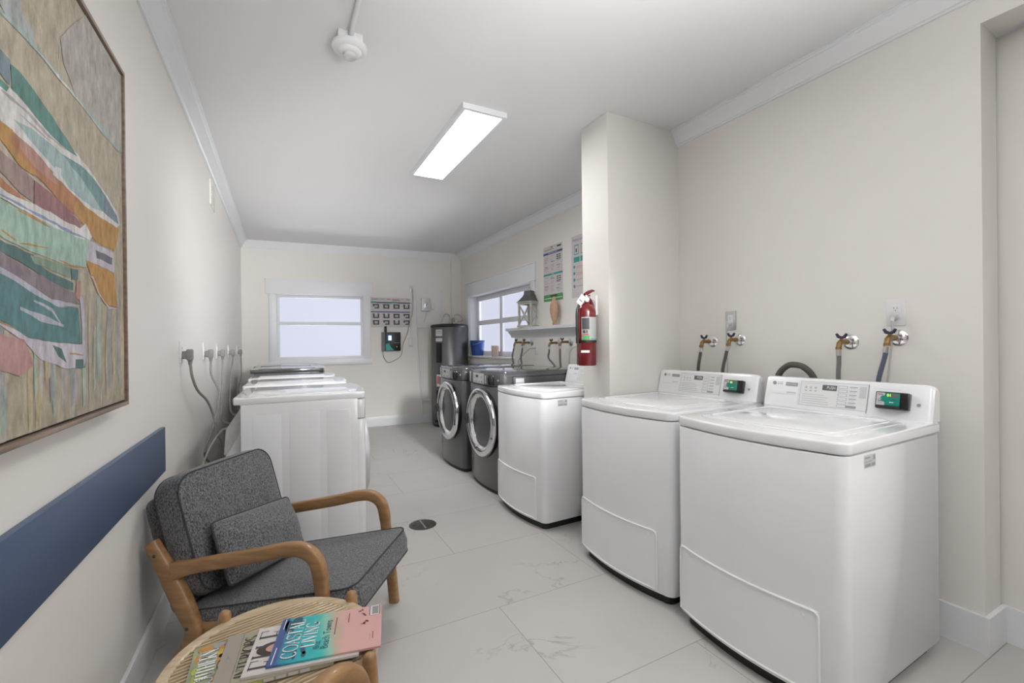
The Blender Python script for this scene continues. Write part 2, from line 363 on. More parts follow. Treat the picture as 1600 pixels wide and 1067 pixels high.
# far right wall with window hole
RY0, RY1, RZ0, RZ1 = 4.56, 6.50, 1.065, 2.0
b = B()
b.box((XF, PY1-0.02, 0), (XF+0.2, RY0, H), 'wall'); b.box((XF, RY1, 0), (XF+0.2, 7.1, H), 'wall')
b.box((XF, RY0, 0), (XF+0.2, RY1, RZ0), 'wall'); b.box((XF, RY0, RZ1), (XF+0.2, RY1, H), 'wall')
struct(b.build('wall_right_far'))
b = B(); b.box((XR, YP, 0), (XR+0.16, PY0, H), 'wall'); b.box((XR, YBK, 2.527), (XR+0.16, YP, H), 'wall'); struct(b.build('wall_right_near'))
b = B(); b.box((XR+0.16+0.02, YBK, 0), (XR+0.28, YP+0.1, 2.527), 'wall'); struct(b.build('wall_right_niche'))
b = B(); b.box((PX, PY0, 0), (XF+0.05, PY1, H), 'wall', 0.003); struct(b.build('wall_pillar'))
# boxed corner chase at the back right corner
b = B(BW); b.box((2.52, 0, 0), (2.70, 0.07, H-0.02), 'wall'); struct(b.build('wall_back_chase'))
# furred ledge wall below the shelf
b = B(); b.box((2.585, PY1, 0), (XF, 4.86, 1.40), 'wall'); struct(b.build('wall_right_ledge'))
b = B()
prof = [(2.585, 1.33), (2.578, 1.33), (2.572, 1.35), (2.555, 1.375), (2.535, 1.395), (2.53, 1.41), (2.50, 1.412), (2.495, 1.44), (2.505, 1.445), (2.70, 1.445), (2.70, 1.40), (2.585, 1.40)]
b.prism([(p[0], p[1]) for p in prof], 0, 1, 'trim', Matrix(((1, 0, 0, 0), (0, 0, 4.93-PY1, PY1), (0, 1, 0, 0), (0, 0, 0, 1))))
struct(b.build('trim_1'))
# baseboards
def board(name, xf, a, c, h=0.149, t=0.015):
    b = B(xf); b.box((a, 0, 0), (c, t, h), 'trim', 0.003); return struct(b.build(name))
board('baseboard_left', LW, YBK, 7.2)
board('baseboard_back', BW, -0.45, 2.52)
b = B()
b.box((XR-0.015, YP-0.015, 0), (XR, PY0, 0.149), 'trim'); b.box((XR+0.0, YP-0.015, 0), (XR+0.165, YP, 0.149), 'trim')
b.box((XR+0.165, YBK, 0), (XR+0.18, YP, 0.149), 'trim')
struct(b.build('baseboard_right_near'))
b = B(); b.box((PX-0.015, PY0-0.015, 0), (PX, PY1+0.02, 0.149), 'trim', 0.003); b.box((PX-0.015, PY0-0.015, 0), (XR-0.015, PY0, 0.149), 'trim', 0.003)
b.box((PX-0.015, PY1, 0), (2.585, PY1+0.015, 0.149), 'trim', 0.003)
struct(b.build('baseboard_pillar'))
b = B(); b.box((2.57, PY1+0.015, 0), (2.585, 4.86, 0.149), 'trim', 0.003); struct(b.build('baseboard_right_far'))
# crown mouldings
CR = [(0, -0.106), (0.010, -0.106), (0.012, -0.097), (0.020, -0.094), (0.026, -0.080), (0.040, -0.052), (0.054, -0.028), (0.056, -0.020), (0.064, -0.018), (0.066, -0.008), (0.075, -0.006), (0.075, 0), (0, 0)]
def crown(name, f, a0, a1):
    """f(s,o,z)->point; a(o) mitre functions"""
    b = B(); n = len(CR); vs = []
    for fa in (a0, a1):
        for o, z in CR: vs.append(f(fa(o), o, H+z))
    fs = [(i, (i+1) % n, n+(i+1) % n, n+i) for i in range(n)] + [tuple(range(n))[::-1], tuple(range(n, 2*n))]
    b.add(vs, fs, 'trim'); return struct(b.build(name))
crown('trim_2', lambda s, o, z: (xl(s)+o, s, z), lambda o: YBK, lambda o: 7.22-o)
crown('trim_3', lambda s, o, z: BW((s, o, z)), lambda o: -0.452+o, lambda o: XF-o)
crown('trim_4', lambda s, o, z: (XF-o, s, z), lambda o: PY1, lambda o: 6.93-o)
crown('trim_5', lambda s, o, z: (XR-o, s, z), lambda o: YBK, lambda o: PY0)
# back window
w = struct(empty('window_1', BW((0.56, 0, 1.04))))
def to_local(o, par): o.parent = par; o.matrix_parent_inverse = Matrix.Translation(-Vector(par.location)); return o
b = B(BW)
b.box((-0.155, 0, 2.0), (1.285, 0.028, 2.215), 'trim', 0.003); b.box((-0.165, 0, 2.205), (1.295, 0.036, 2.225), 'trim', 0.003)
b.box((-0.115, 0, 0.985), (WX0, 0.022, 2.0), 'trim', 0.003); b.box((WX1, 0, 0.985), (1.255, 0.022, 2.0), 'trim', 0.003)
b.box((-0.125, 0, 0.97), (1.265, 0.026, 1.045), 'trim', 0.003)
b.box((WX0, -0.10, WZ0-0.005), (WX1, 0.0, WZ0+0.018), 'trim'); b.box((WX0, -0.10, WZ0), (WX0+0.012, 0, WZ1), 'trim'); b.box((WX1-0.012, -0.10, WZ0), (WX1, 0, WZ1), 'trim'); b.box((WX0, -0.10, WZ1-0.012), (WX1, 0, WZ1), 'trim')
to_local(b.build('casing'), w)
def sash(xf, a0, a1, z0, z1, o0, o1, fw=0.035, key='trim'):
    b = B(xf)
    b.box((a0, o0, z0), (a1, o1, z0+fw), key, 0.003); b.box((a0, o0, z1-fw), (a1, o1, z1), key, 0.003)
    b.box((a0, o0, z0+fw), (a0+fw, o1, z1-fw), key, 0.003); b.box((a1-fw, o0, z0+fw), (a1, o1, z1-fw), key, 0.003)
    return b
for z0, z1, oo in ((1.57, 2.0, -0.085), (1.058, 1.60, -0.055)):
    s = to_local(sash(BW, WX0+0.012, WX1-0.012, z0, z1, oo, oo+0.025, 0.04).build('sash'), w)
    b = B(BW); b.box((WX0+0.05, oo+0.008, z0+0.038), (WX1-0.05, oo+0.014, z1-0.038), 'pane')
    p = b.build('pane'); p.parent = s
# right window: two sliding sashes side by side, each with an upper and a lower pane
w = struct(empty('window_2', (XF, 5.53, 1.065)))
RW = lambda p: (XF-p[1], p[0], p[2])
b = B(RW)
b.box((RY0-0.11, 0, 1.99), (RY1+0.13, 0.028, 2.195), 'trim', 0.003); b.box((RY0-0.12, 0, 2.19), (RY1+0.14, 0.036, 2.21), 'trim', 0.003)
b.box((RY1, 0, 1.0), (RY1+0.09, 0.022, 1.99), 'trim', 0.003); b.box((RY0-0.09, 0, 1.45), (RY0, 0.022, 1.99), 'trim', 0.003)
b.box((RY0, -0.16, RZ0-0.01), (RY1+0.02, 0.035, RZ0+0.012), 'trim', 0.003)
b.box((RY1-0.012, -0.16, RZ0), (RY1, 0, RZ1), 'trim'); b.box((RY0, -0.16, RZ0), (RY0+0.012, 0, RZ1), 'trim'); b.box((RY0, -0.16, RZ1-0.012), (RY1, 0, RZ1), 'trim')
to_local(b.build('casing'), w)
for a0, a1, oo in ((5.60, RY1-0.012, -0.15), (RY0+0.012, 5.62, -0.125)):
    s = to_local(sash(RW, a0, a1, RZ0+0.012, RZ1-0.012, oo, oo+0.03, 0.07).build('sash'), w)
    b = B(RW); b.box((a0+0.07, oo, 1.545), (a1-0.07, oo+0.03, 1.615), 'trim', 0.003); r = b.build('meeting_rail'); r.parent = s
    for z0, z1 in ((RZ0+0.08, 1.548), (1.612, RZ1-0.08)):
        b = B(RW); b.box((a0+0.065, oo+0.01, z0), (a1-0.065, oo+0.016, z1), 'pane'); p = b.build('pane'); p.parent = s
# ------------------------------------------------------------------ ceiling fixtures
def light_panel(x, y, label):
    t = tag(empty('ceiling_light', (x, y, H)), label, 'ceiling light')
    b = B(); W_, L_ = 0.3, 1.22
    e = 0.024
    b.box((0, 0, -0.034), (W_, e, 0), 'trim'); b.box((0, L_-e, -0.034), (W_, L_, 0), 'trim')
    b.box((0, e, -0.034), (e, L_-e, 0), 'trim'); b.box((W_-e, e, -0.034), (W_, L_-e, 0), 'trim')
    b.box((e, e, -0.015), (W_-e, L_-e, 0), 'trim'); b.build('frame', t)
    b = B(); b.box((e, e, -0.031), (W_-e, L_-e, -0.024), 'panel'); b.build('diffuser', t)
    return t
light_panel(1.008, 2.527, 'slim rectangular white ceiling light with glowing diffuser, between smoke detector and pillar')
t = tag(empty('smoke_detector', (0.315, 2.235, H)), 'round white smoke detector on the ceiling at the end of a thin conduit', 'smoke detector')
b = B(); b.box((-0.055, -0.045, -0.04), (0.055, 0.045, 0), 'plastic_w', 0.004); b.build('junction_box', t)
b = B(); b.lathe([(0.0, -0.04), (0.074, -0.04), (0.08, -0.045), (0.08, -0.058), (0.07, -0.068), (0.055, -0.070), (0.05, -0.078), (0.034, -0.084), (0.0, -0.084)], 'plastic_w'); b.build('housing', t)
b = B(); b.lathe([(0.030, -0.082), (0.030, -0.098), (0.024, -0.103), (0, -0.103)], 'silver'); b.build('sensor', t)
b = B(); b.tube([(0.0, -0.035, -0.022), (0.002, -0.3, -0.014), (0.004, -2.6, -0.014)], 0.011, 'trim', 10); b.build('conduit', t)
# ------------------------------------------------------------------ floor drain
t = tag(empty('floor_drain', (0.882, 3.06, 0.0)), 'round dark metal floor drain cover set in the grey tiles', 'floor drain')
b = B(); b.lathe([(0, 0.004), (0.085, 0.004), (0.095, 0.0)], 'drain', seg=36); b.build('cover', t)
b = B(); b.box((-0.004, -0.075, 0.004), (0.004, 0.075, 0.0055), 'steel'); b.lathe([(0.0, 0.0055), (0.012, 0.0055), (0.014, 0.004)], 'black', Matrix.Translation((-0.06, 0.01, 0)), 12); b.lathe([(0.0, 0.0055), (0.012, 0.0055), (0.014, 0.004)], 'black', Matrix.Translation((0.06, -0.01, 0)), 12); b.build('grille', t)
# ------------------------------------------------------------------ machines
def bow_outline(w, d, bulge, r, inset=0.0, n=14):
    """plan outline: bowed front at x=0 (towards -x), rear at x=d, y in +-w/2"""
    h = w/2-inset; r = max(r-inset*0.3, 0.008); pts = []
    fx = lambda y: inset - bulge*(1-(y/(w/2))**2)
    # rear
    pts += [(d-inset, h-0.01), (d-inset, -(h-0.01)), (d-inset-0.01, -h)]
    # near front corner rounded
    y1 = -(h-r); x1 = fx(y1); xc = x1+r*0.9
    pts += [(xc, -h)]
    for k in range(1, 5):
        a = math.pi/2*k/5; pts.append((xc-(xc-x1)*math.sin(a), -(h-r)-r*math.cos(a)))
    for i in range(n+1):
        y = -(h-r)+2*(h-r)*i/n; pts.append((fx(y), y))
    for k in range(4, 0, -1):
        a = math.pi/2*k/5; pts.append((xc-(xc-x1)*math.sin(a), (h-r)+r*math.cos(a)))
    pts += [(xc, h), (d-inset-0.01, h)]
    return pts
def payment_reader(parent, o, s=1.0):
    """black card reader; o = centre on the console face, faces -x; tilted frame handled by caller"""
    x, y, z = o
    b = B(); b.box((x-0.028, y-0.062, z-0.036), (x+0.004, y+0.052, z+0.036), 'black_gloss', 0.004)
    b.box((x-0.040, y-0.040, z-0.036), (x-0.02, y+0.045, z-0.024), 'black', 0.003); r = b.build('card_reader', parent)
    b = B(); f = x-0.0285
    b.box((f-0.001, y-0.034, z-0.022), (f, y+0.018, z+0.031), 'reader_green'); b.box((f-0.001, y+0.018, z-0.022), (f, y+0.047, z+0.031), 'sticker')
    b.lathe([(0, 0), (0.014, 0), (0.014, 0.0008)], 'reader_green', axis_mx((f-0.001, y+0.019, z+0.006), (-1, 0, 0)), 20)
    for k, (dy, dz, ww, hh, c) in enumerate([(0.033, 0.024, 0.020, 0.004, 'red_ink'), (0.034, 0.004, 0.014, 0.003, 'ink_grey'), (0.034, -0.003, 0.014, 0.003, 'ink'), (0.034, -0.010, 0.014, 0.003, 'ink_grey'), (-0.006, -0.008, 0.014, 0.004, 'sticker'), (-0.012, 0.003, 0.020, 0.002, 'ink')]):
        b.box((f-0.0022, y+dy-ww/2, z+dz-hh/2), (f-0.0012, y+dy+ww/2, z+dz+hh/2), c)
    b.box((f-0.0022, y-0.030, z+0.013), (f-0.0012, y+0.012, z+0.028), 'lcd'); p = b.build('card_screen', r)
    b = B(); b.text('01', 0.016, 'led', (f-0.003, y+0.002, z+0.0205), (0, -1, 0), (0, 0, 1)); b.build('led_digits', r)
    return r
def top_loader(name, label, group, loc, side_sticker=True):
    Wd, D = 0.682, 0.722
    t = tag(empty(name, loc), label, 'washing machine', group)
    b = B(); b.prism(bow_outline(Wd, D, 0.052, 0.05, 0.03), 0.0, 0.055, 'black'); b.build('base', t)
    b = B(); b.prism(bow_outline(Wd, D, 0.052, 0.05), 0.05, 0.884, 'enamel', bev=0.004)
    b.build('cabinet', t)
    # removable lower access panel with a raised rim
    fx = lambda y: -0.052*(1-(y/(Wd/2))**2)
    b = B(); y0, y1, z0, z1 = -0.262, 0.318, 0.066, 0.348; n = 16; vs = []; fs = []
    for i in range(n+1):
        y = y0+(y1-y0)*i/n
        vs += [(fx(y)-0.0035, y, z0), (fx(y)-0.0035, y, z1), (fx(y)+0.01, y, z1), (fx(y)+0.01, y, z0)]
    for i in range(n):
        a = i*4; c = a+4
        for k in range(4): fs.append((a+k, a+(k+1) % 4, c+(k+1) % 4, c+k))
    fs += [(0, 1, 2, 3), (4*n+3, 4*n+2, 4*n+1, 4*n)]
    b.add(vs, fs, 'enamel'); ap = b.build('access_panel', t)
    rr = 0.022; path = []
    for cy, cz, a0 in ((y1-rr, z1-rr, 0), (y0+rr, z1-rr, 90)):
        for k in range(6):
            a = math.radians(a0+90*k/5); path.append((cy+rr*math.cos(a), cz+rr*math.sin(a)))
    full = [(y1, z0)] + path[:6]
    for i in range(1, n): full.append((y1-rr-(y1-y0-2*rr)*i/n, z1))
    full += path[6:] + [(y0, z0)]
    pp = [Vector((fx(y)-0.0035, y, z)) for y, z in full]
    bot = [Vector((fx(y0+(y1-y0)*i/n)-0.0035, y0+(y1-y0)*i/n, z0)) for i in range(1, n)]
    b = B(); b.tube(pp+bot, 0.0052, 'enamel_top', 8, closed=True); b.build('rim', ap)
    for yy in (y0+0.045, y1-0.045):
        b = B(); b.lathe([(0, 0.0), (0.007, 0), (0.006, 0.003), (0, 0.003)], 'enamel', axis_mx((fx(yy)-0.003, yy, z1-0.03), (-1, 0, 0)), 12); b.build('screw_cap', ap)
    # top deck and lid
    b = B(); b.prism(bow_outline(Wd+0.008, D+0.004, 0.053, 0.052), 0.888, 0.930, 'enamel_top', bev=0.008, seg=3); b.build('top_deck', t)
    b = B(); lid = []
    for p in bow_outline(0.56, 0.50, 0.040, 0.05): lid.append((p[0]+0.075, p[1]))
    b.prism(lid, 0.926, 0.9345, 'enamel_top', bev=0.003)
    lid2 = [(p[0]+0.10, p[1]) for p in bow_outline(0.49, 0.45, 0.034, 0.04)]
    n_ = len(lid2); ring = [Vector((p[0], p[1], 0.935)) for p in lid2]
    b.tube(ring, 0.0045, 'enamel_top', 8, closed=True); b.build('lid', t)
    # console
    face = lambda u, y, off=0.0: Vector((0.6683+0.0391*u-0.97*off, y, 0.932+0.140*u+0.23*off))
    xd, yd = (0, -1, 0), Vector((0.0391, 0, 0.140)).normalized()
    b = B()
    prof = [(0.668, 0.93), (0.706, 1.066), (0.714, 1.076), (0.728, 1.078), (0.746, 1.074), (0.753, 1.06), (0.756, 0.93)]
    n = len(prof); ys = [-0.337, -0.331, -0.320, -0.282, 0.322, 0.338, 0.345]; sc = [0.80, 0.90, 0.96, 1, 1, 0.985, 0.95]
    vs = []; fs = []
    for y, k in zip(ys, sc):
        for x, z in prof: vs.append((0.72+(x-0.72)*k, y, 0.93+(z-0.93)*(0.5+0.5*k)))
    for i in range(len(ys)-1):
        for k in range(n): fs.append((i*n+k, i*n+(k+1) % n, (i+1)*n+(k+1) % n, (i+1)*n+k))
    fs += [tuple(range(n))[::-1], tuple((len(ys)-1)*n+k for k in range(n))]
    b.add(vs, fs, 'enamel'); con = b.build('console', t)
    def patch(b, ya, yc, u0, u1, key, off=0.001):
        b.quad([face(u0, ya, off), face(u0, yc, off), face(u1, yc, off), face(u1, ya, off)], key)
    b = B()
    patch(b, 0.178, 0.1765, 0.06, 0.95, 'ink_light', 0.0008)
    patch(b, 0.172, -0.118, 0.10, 0.94, 'ink_light', 0.0006); patch(b, 0.169, -0.115, 0.12, 0.92, 'panel_white', 0.0009)
    patch(b, -0.113, -0.116, 0.05, 0.95, 'ink_grey', 0.001)
    b.text('LG', 0.020, 'ink_grey', face(0.80, 0.272, 0.0012), xd, yd)
    b.lathe([(0.0045, 0), (0.0095, 0), (0.0095, 0.0008), (0.0045, 0.0008)], 'ink_grey', axis_mx(face(0.80, 0.302, 0.001), (-0.97, 0, 0.23)), 16)
    patch(b, 0.245, 0.186, 0.72, 0.85, 'ink_grey', 0.001)
    b.text('Commercial Washer', 0.0085, 'white_ink', face(0.785, 0.2155, 0.0016), xd, yd, 0.72)
    patch(b, 0.305, 0.19, 0.415, 0.425, 'ink_light', 0.001); patch(b, 0.235, 0.19, 0.47, 0.51, 'ink_light', 0.001)
    # small print, icons and buttons
    patch(b, 0.155, 0.05, 0.86, 0.872, 'ink_light', 0.0012)
    for i in range(3):
        yy = 0.150-i*0.022; patch(b, yy, yy-0.010, 0.68, 0.76, 'ink_light', 0.0012); patch(b, yy, yy-0.010, 0.60, 0.63, 'ink_grey', 0.0012)
    rnd = random.Random(3)
    for i in range(5):
        u = 0.48-i*0.075; patch(b, 0.160, 0.160-rnd.uniform(0.09, 0.14), u, u+0.02, 'ink_light', 0.0012)
    for i in range(5):
        u = 0.80-i*0.125
        patch(b, 0.004, -0.034, u-0.04, u+0.045, 'ink_grey', 0.0012); patch(b, 0.002, -0.032, u-0.028, u+0.033, 'enamel', 0.0016)
        patch(b, -0.042, -0.072, u+0.01, u+0.035, 'ink_grey', 0.0012); patch(b, -0.042, -0.066, u-0.03, u-0.01, 'ink_light', 0.0012)
    patch(b, 0.004, -0.034, 0.15, 0.235, 'ink_grey', 0.0012); patch(b, 0.002, -0.032, 0.162, 0.223, 'enamel', 0.0016); patch(b, -0.034, -0.074, 0.15, 0.235, 'ink_grey', 0.0016)
    patch(b, -0.082, -0.108, 0.5, 0.86, 'ink_light', 0.0012); patch(b, -0.083, -0.107, 0.51, 0.85, 'sticker', 0.0014)
    patch(b, 0.178-0.31, -0.23, 0.84, 0.846, 'ink_light', 0.001)
    b.keepn = True; b.build('control_label', con)
    b = B(); patch(b, 0.072, 0.010, 0.66, 0.84, 'lcd', 0.0018); b.text('PUSH', 0.021, 'white_ink', face(0.75, 0.034, 0.0022), xd, yd, 0.72); b.keepn = True; b.build('display', con)
    rd = payment_reader(con, (0, 0, 0)); rd.location = face(0.50, -0.205, 0.0); rd.rotation_euler = (0, 0.20, 0)
    b = B(); b.lathe([(0, 0.002), (0.006, 0.002), (0.007, 0)], 'ink_grey', axis_mx(face(0.45, -0.292, 0.0), (-0.97, 0, 0.23)), 14); b.build('lock', con)
    if side_sticker:
        b = B(); yy = -Wd/2-0.0006
        b.quad([(0.11, yy, 0.832), (0.19, yy, 0.832), (0.19, yy, 0.876), (0.11, yy, 0.876)], 'sticker'); yy -= 0.0005
        b.quad([(0.115, yy, 0.836), (0.155, yy, 0.836), (0.155, yy, 0.846), (0.115, yy, 0.846)], 'ink_grey'); b.quad([(0.16, yy, 0.836), (0.186, yy, 0.836), (0.186, yy, 0.846), (0.16, yy, 0.846)], 'ink_grey')
        b.quad([(0.115, yy, 0.864), (0.15, yy, 0.864), (0.15, yy, 0.869), (0.115, yy, 0.869)], 'ink_grey'); b.quad([(0.172, yy, 0.856), (0.186, yy, 0.856), (0.186, yy, 0.872), (0.172, yy, 0.872)], 'ink_grey')
        b.quad([(0.115, yy, 0.852), (0.165, yy, 0.852), (0.165, yy, 0.854), (0.115, yy, 0.854)], 'ink_grey')
        b.keepn = True; b.build('rating_sticker', t)
    return t
G1 = 'white top loading washers along the right wall'
w1 = top_loader('top_load_washer', 'white top loading washer nearest the camera, standing at the end of the right wall', None, (1.620, 1.114, 0))
w1.rotation_euler.z = math.radians(1.3)
w2 = copy_tree(w1); w2.location = (1.622, 1.848, 0); w2.rotation_euler.z = math.radians(2.2); w2['label'] = 'white top loading washer standing directly in front of the wall pillar'
w3 = copy_tree(w1); w3.location = (1.560, 2.878, 0); w3.rotation_euler.z = math.radians(1.5); w3['label'] = 'white top loading washer between the pillar and the dark grey front loaders'
for o in (w1, w2, w3): o['group'] = G1
# dark front loaders
def front_loader(loc, label):
    Wd, D = 0.695, 0.80
    t = tag(empty('front_load_washer', loc), label, 'washing machine', 'dark grey front loading washers')
    b = B(); b.prism(bow_outline(Wd, D, 0.045, 0.05, 0.02), 0.0, 0.04, 'black'); b.build('base', t)
    b = B(); b.prism(bow_outline(Wd, D, 0.045, 0.05), 0.035, 0.898, 'dark_enamel', bev=0.003)
    for xx in (0.30, 0.56): b.lathe([(0.0, 0.0), (0.075, 0.0), (0.085, 0.003), (0.095, 0.0)], 'dark_enamel', axis_mx((xx, -Wd/2, 0.85), (0, -1, 0)), 28)
    b.build('cabinet', t)
    b = B(); b.prism([(p[0], p[1]) for p in bow_outline(Wd, 0.10, 0.045, 0.05)], 0.903, 1.012, 'dark_enamel', bev=0.003)
    b.box((0.10, -Wd/2+0.002, 0.898), (D, Wd/2-0.002, 0.985), 'dark_enamel', 0.002); b.build('upper_panel', t)
    b = B(); b.prism([(p[0]+0.004, p[1]) for p in bow_outline(Wd+0.004, D, 0.045, 0.05)], 0.987, 1.030, 'dark_top', bev=0.006); b.build('top_cover', t)
    f = lambda y: -0.045*(1-(y/(Wd/2))**2)
    # silver control plate, reader, silver edge strip
    b = B(); n = 4; a0, a1 = 0.195, -0.075
    vs = []; fs = []
    for i in range(n+1):
        y = a0+(a1-a0)*i/n; vs += [(f(y)-0.003, y, 0.915), (f(y)-0.003, y, 1.004)]
    for i in range(n): fs.append((2*i, 2*i+1, 2*i+3, 2*i+2))
    b.add(vs, fs, 'silver')
    for y, z, ww, hh, k in [(0.075, 0.975, 0.055, 0.022, 'ink'), (0.15, 0.975, 0.03, 0.008, 'ink_grey'), (0.15, 0.955, 0.03, 0.006, 'ink_grey'), (-0.03, 0.93, 0.02, 0.012, 'ink'), (0.02, 0.93, 0.03, 0.008, 'ink_grey'), (0.1, 0.93, 0.06, 0.006, 'ink_grey'), (-0.03, 0.97, 0.03, 0.015, 'ink_grey')]:
        x = f(y)-0.0045; b.quad([(x, y-ww/2, z-hh/2), (x, y-ww/2, z+hh/2), (x, y+ww/2, z+hh/2), (x, y+ww/2, z-hh/2)], k)
    b.keepn = True; b.build('control_plate', t)
    b = B(); b.box((-0.055, -0.235, 0.915), (-0.015, -0.13, 0.995), 'black_gloss', 0.004); r = b.build('card_reader', t)
    b = B(); b.box((-0.05, -0.13, 0.92), (-0.02, -0.10, 0.99), 'silver', 0.003); b.build('card_slot', r)
    b = B(); b.box((-0.012, 0.30, 0.908), (0.008, 0.335, 1.005), 'silver', 0.003); b.build('edge_strip', t)
    b = B(); b.lathe([(0, 0.003), (0.009, 0.003), (0.010, 0)], 'steel', axis_mx((f(-0.29)-0.001, -0.29, 0.955), (-1, 0, 0)), 14); b.build('key_lock', t)
    # door
    dz = 0.575; mx = axis_mx((-0.030, 0.0, dz), (-1, 0, 0))
    b = B(); b.lathe([(0.31, 0.0), (0.312, 0.012), (0.312, -0.02)], 'black', mx, 48); g = b.build('door_gasket', t)
    b = B(); b.lathe([(0.302, -0.01), (0.304, 0.016), (0.296, 0.034), (0.27, 0.044), (0.235, 0.036), (0.212, 0.018), (0.205, 0.0), (0.205, -0.01)], 'chrome', mx, 64); d = b.build('door', t)
    b = B(); b.lathe([(0.208, 0.006), (0.19, 0.008), (0.15, 0.004), (0.09, -0.004), (0, -0.008)], 'glass_dark', mx, 48); b.build('door_glass', d)
    b = B(); b.tube([(-0.072, 0.252, dz-0.045), (-0.085, 0.256, dz), (-0.072, 0.252, dz+0.045)], [0.012, 0.016, 0.012], 'black', 10); b.build('door_handle', d)
    b = B(); b.lathe([(0.0, 0.002), (0.006, 0.002), (0.007, 0)], 'black', axis_mx((f(0.22), 0.22, 0.205), (-1, 0, 0)), 10); b.build('drain_plug', t)
    b = B(); yy = -Wd/2-0.0008; b.quad([(0.12, yy, 0.93), (0.20, yy, 0.93), (0.20, yy, 0.972), (0.12, yy, 0.972)], 'sticker'); yy -= 0.0006
    b.quad([(0.125, yy, 0.934), (0.195, yy, 0.934), (0.195, yy, 0.94), (0.125, yy, 0.94)], 'ink_grey'); b.quad([(0.125, yy, 0.955), (0.17, yy, 0.955), (0.17, yy, 0.964), (0.125, yy, 0.964)], 'ink_light')
    b.keepn = True; b.build('rating_sticker', t)
    return t
f1 = front_loader((1.615, 3.595, 0), 'dark grey front loading washer right beside the white top loader')
f2 = copy_tree(f1); f2.location = (1.60, 4.42, 0); f2['label'] = 'dark grey front loading washer standing nearer the water heater'
# dryers against the left wall (they face right)
def dryer(loc, label, rz, dark=False, rear=False):
    Wd, D = 0.69, 0.70; h = 1.02 if dark else 0.98
    K, T = ('dark_enamel', 'dark_top') if dark else ('enamel', 'enamel_top')
    t = tag(empty('dryer', loc, rz), label, 'dryer', 'row of dryers along the left wall')
    b = B(); b.box((0.02, -Wd/2+0.02, 0), (D-0.03, Wd/2-0.02, 0.04), 'black'); b.build('base', t)
    b = B(); b.box((0.0, -Wd/2, 0.035), (0.615, Wd/2, h-0.038), K, 0.004)
    for sy in (-1, 1):
        for x0, x1 in ((0.06, 0.20), (0.24, 0.40), (0.44, 0.57)):
            b.box((x0, sy*Wd/2-0.0012, 0.10), (x1, sy*Wd/2+0.0012, h-0.10), K, 0.001)
    b.build('cabinet', t)
    def front_pts(h_, x0):
        # bowed front towards +x with rounded corners, from -y to +y
        fx = lambda y: D-0.045+0.03*(1-(y/(Wd/2))**2); r = 0.035; p = [(x0, -h_)]
        xe = fx(h_-r)
        for k in range(1, 6):
            a_ = math.pi/2*k/6; p.append((xe-r+r*math.sin(a_), -h_+r-r*math.cos(a_)))
        for k in range(13):
            y = -(h_-r)+2*(h_-r)*k/12; p.append((fx(y), y))
        for k in range(5, 0, -1):
            a_ = math.pi/2*k/6; p.append((xe-r+r*math.sin(a_), h_-r+r*math.cos(a_)))
        return p+[(x0, h_)]
    b = B(); b.prism(front_pts(Wd/2, 0.61), 0.035, h-0.165, K, bev=0.003); b.build('front_panel', t)
    b = B(); b.prism(front_pts(Wd/2, 0.61), h-0.160, h-0.045, K, bev=0.003); cp = b.build('control_panel', t)
    fr = lambda y: D-0.03+0.03*(1-(y/(Wd/2))**2)
    b = B(); b.box((fr(0)-0.030, -0.08, h-0.13), (fr(0)-0.0135, 0.08, h-0.08), 'lcd', 0.002); b.build('display', cp)
    # top
    b = B(); out = [(-0.038, Wd/2-0.03), (-0.038, -Wd/2+0.03), (-0.030, -Wd/2+0.008)] + front_pts(Wd/2+0.002, 0.0) + [(-0.030, Wd/2-0.008)]
    b.prism(out, h-0.040, h, T, bev=0.008, seg=3)
    b.build('top_cover', t)
    b = B()
    b.box((0.035, -Wd/2+0.05, h-0.002), (D-0.12, Wd/2-0.05, h+0.003), T, 0.002); b.build('top_panel', t)
    # door
    mx = axis_mx((D-0.018, 0, 0.53), (1, 0, 0))
    b = B(); b.lathe([(0.25, -0.02), (0.252, 0.006), (0.245, 0.016), (0.20, 0.020), (0.17, 0.006), (0.17, -0.01)], 'silver' if not dark else 'chrome', mx, 48); d = b.build('door', t)
    b = B(); b.lathe([(0.172, 0.004), (0.10, 0.0), (0, -0.002)], 'glass_dark', mx, 40); b.build('door_glass', d)
    if rear:
        b = B(); b.prism([(0.0, 0.93), (-0.075, 0.80), (-0.085, 0.62), (-0.085, 0.05), (0.0, 0.05)], -0.25, 0.25, 'enamel', Matrix(((1, 0, 0, 0), (0, 0, -1, 0), (0, 1, 0, 0), (0, 0, 0, 1))), bev=0.006); rc = b.build('rear_housing', t)
        b = B(); b.prism([(-0.003, 0.925), (-0.080, 0.80), (-0.0905, 0.66), (-0.075, 0.66), (0.0, 0.80)], -0.254, 0.254, 'foil', Matrix(((1, 0, 0, 0), (0, 0, -1, 0), (0, 1, 0, 0), (0, 0, 0, 1)))); b.build('foil_shield', rc)
    return t
RZ = math.radians(-2)
d1 = dryer((-0.178, 3.205, 0), 'white dryer nearest the armchair, first of the row along the left wall', RZ, rear=True)
d2 = dryer((-0.183, 4.02, 0), 'white dryer in the left row, directly behind the one nearest the armchair', RZ)
d3 = copy_tree(d2); d3.location = (-0.190, 4.80, 0); d3['label'] = 'white dryer in the left row, last white one before the dark topped dryer'
d4 = dryer((-0.215, 5.60, 0), 'dark grey topped dryer standing just behind the white dryers on the left', RZ, dark=True)
d5 = copy_tree(d4); d5.location = (-0.215, 6.35, 0); d5['label'] = 'dark grey topped dryer nearest the back window, last of the left row'
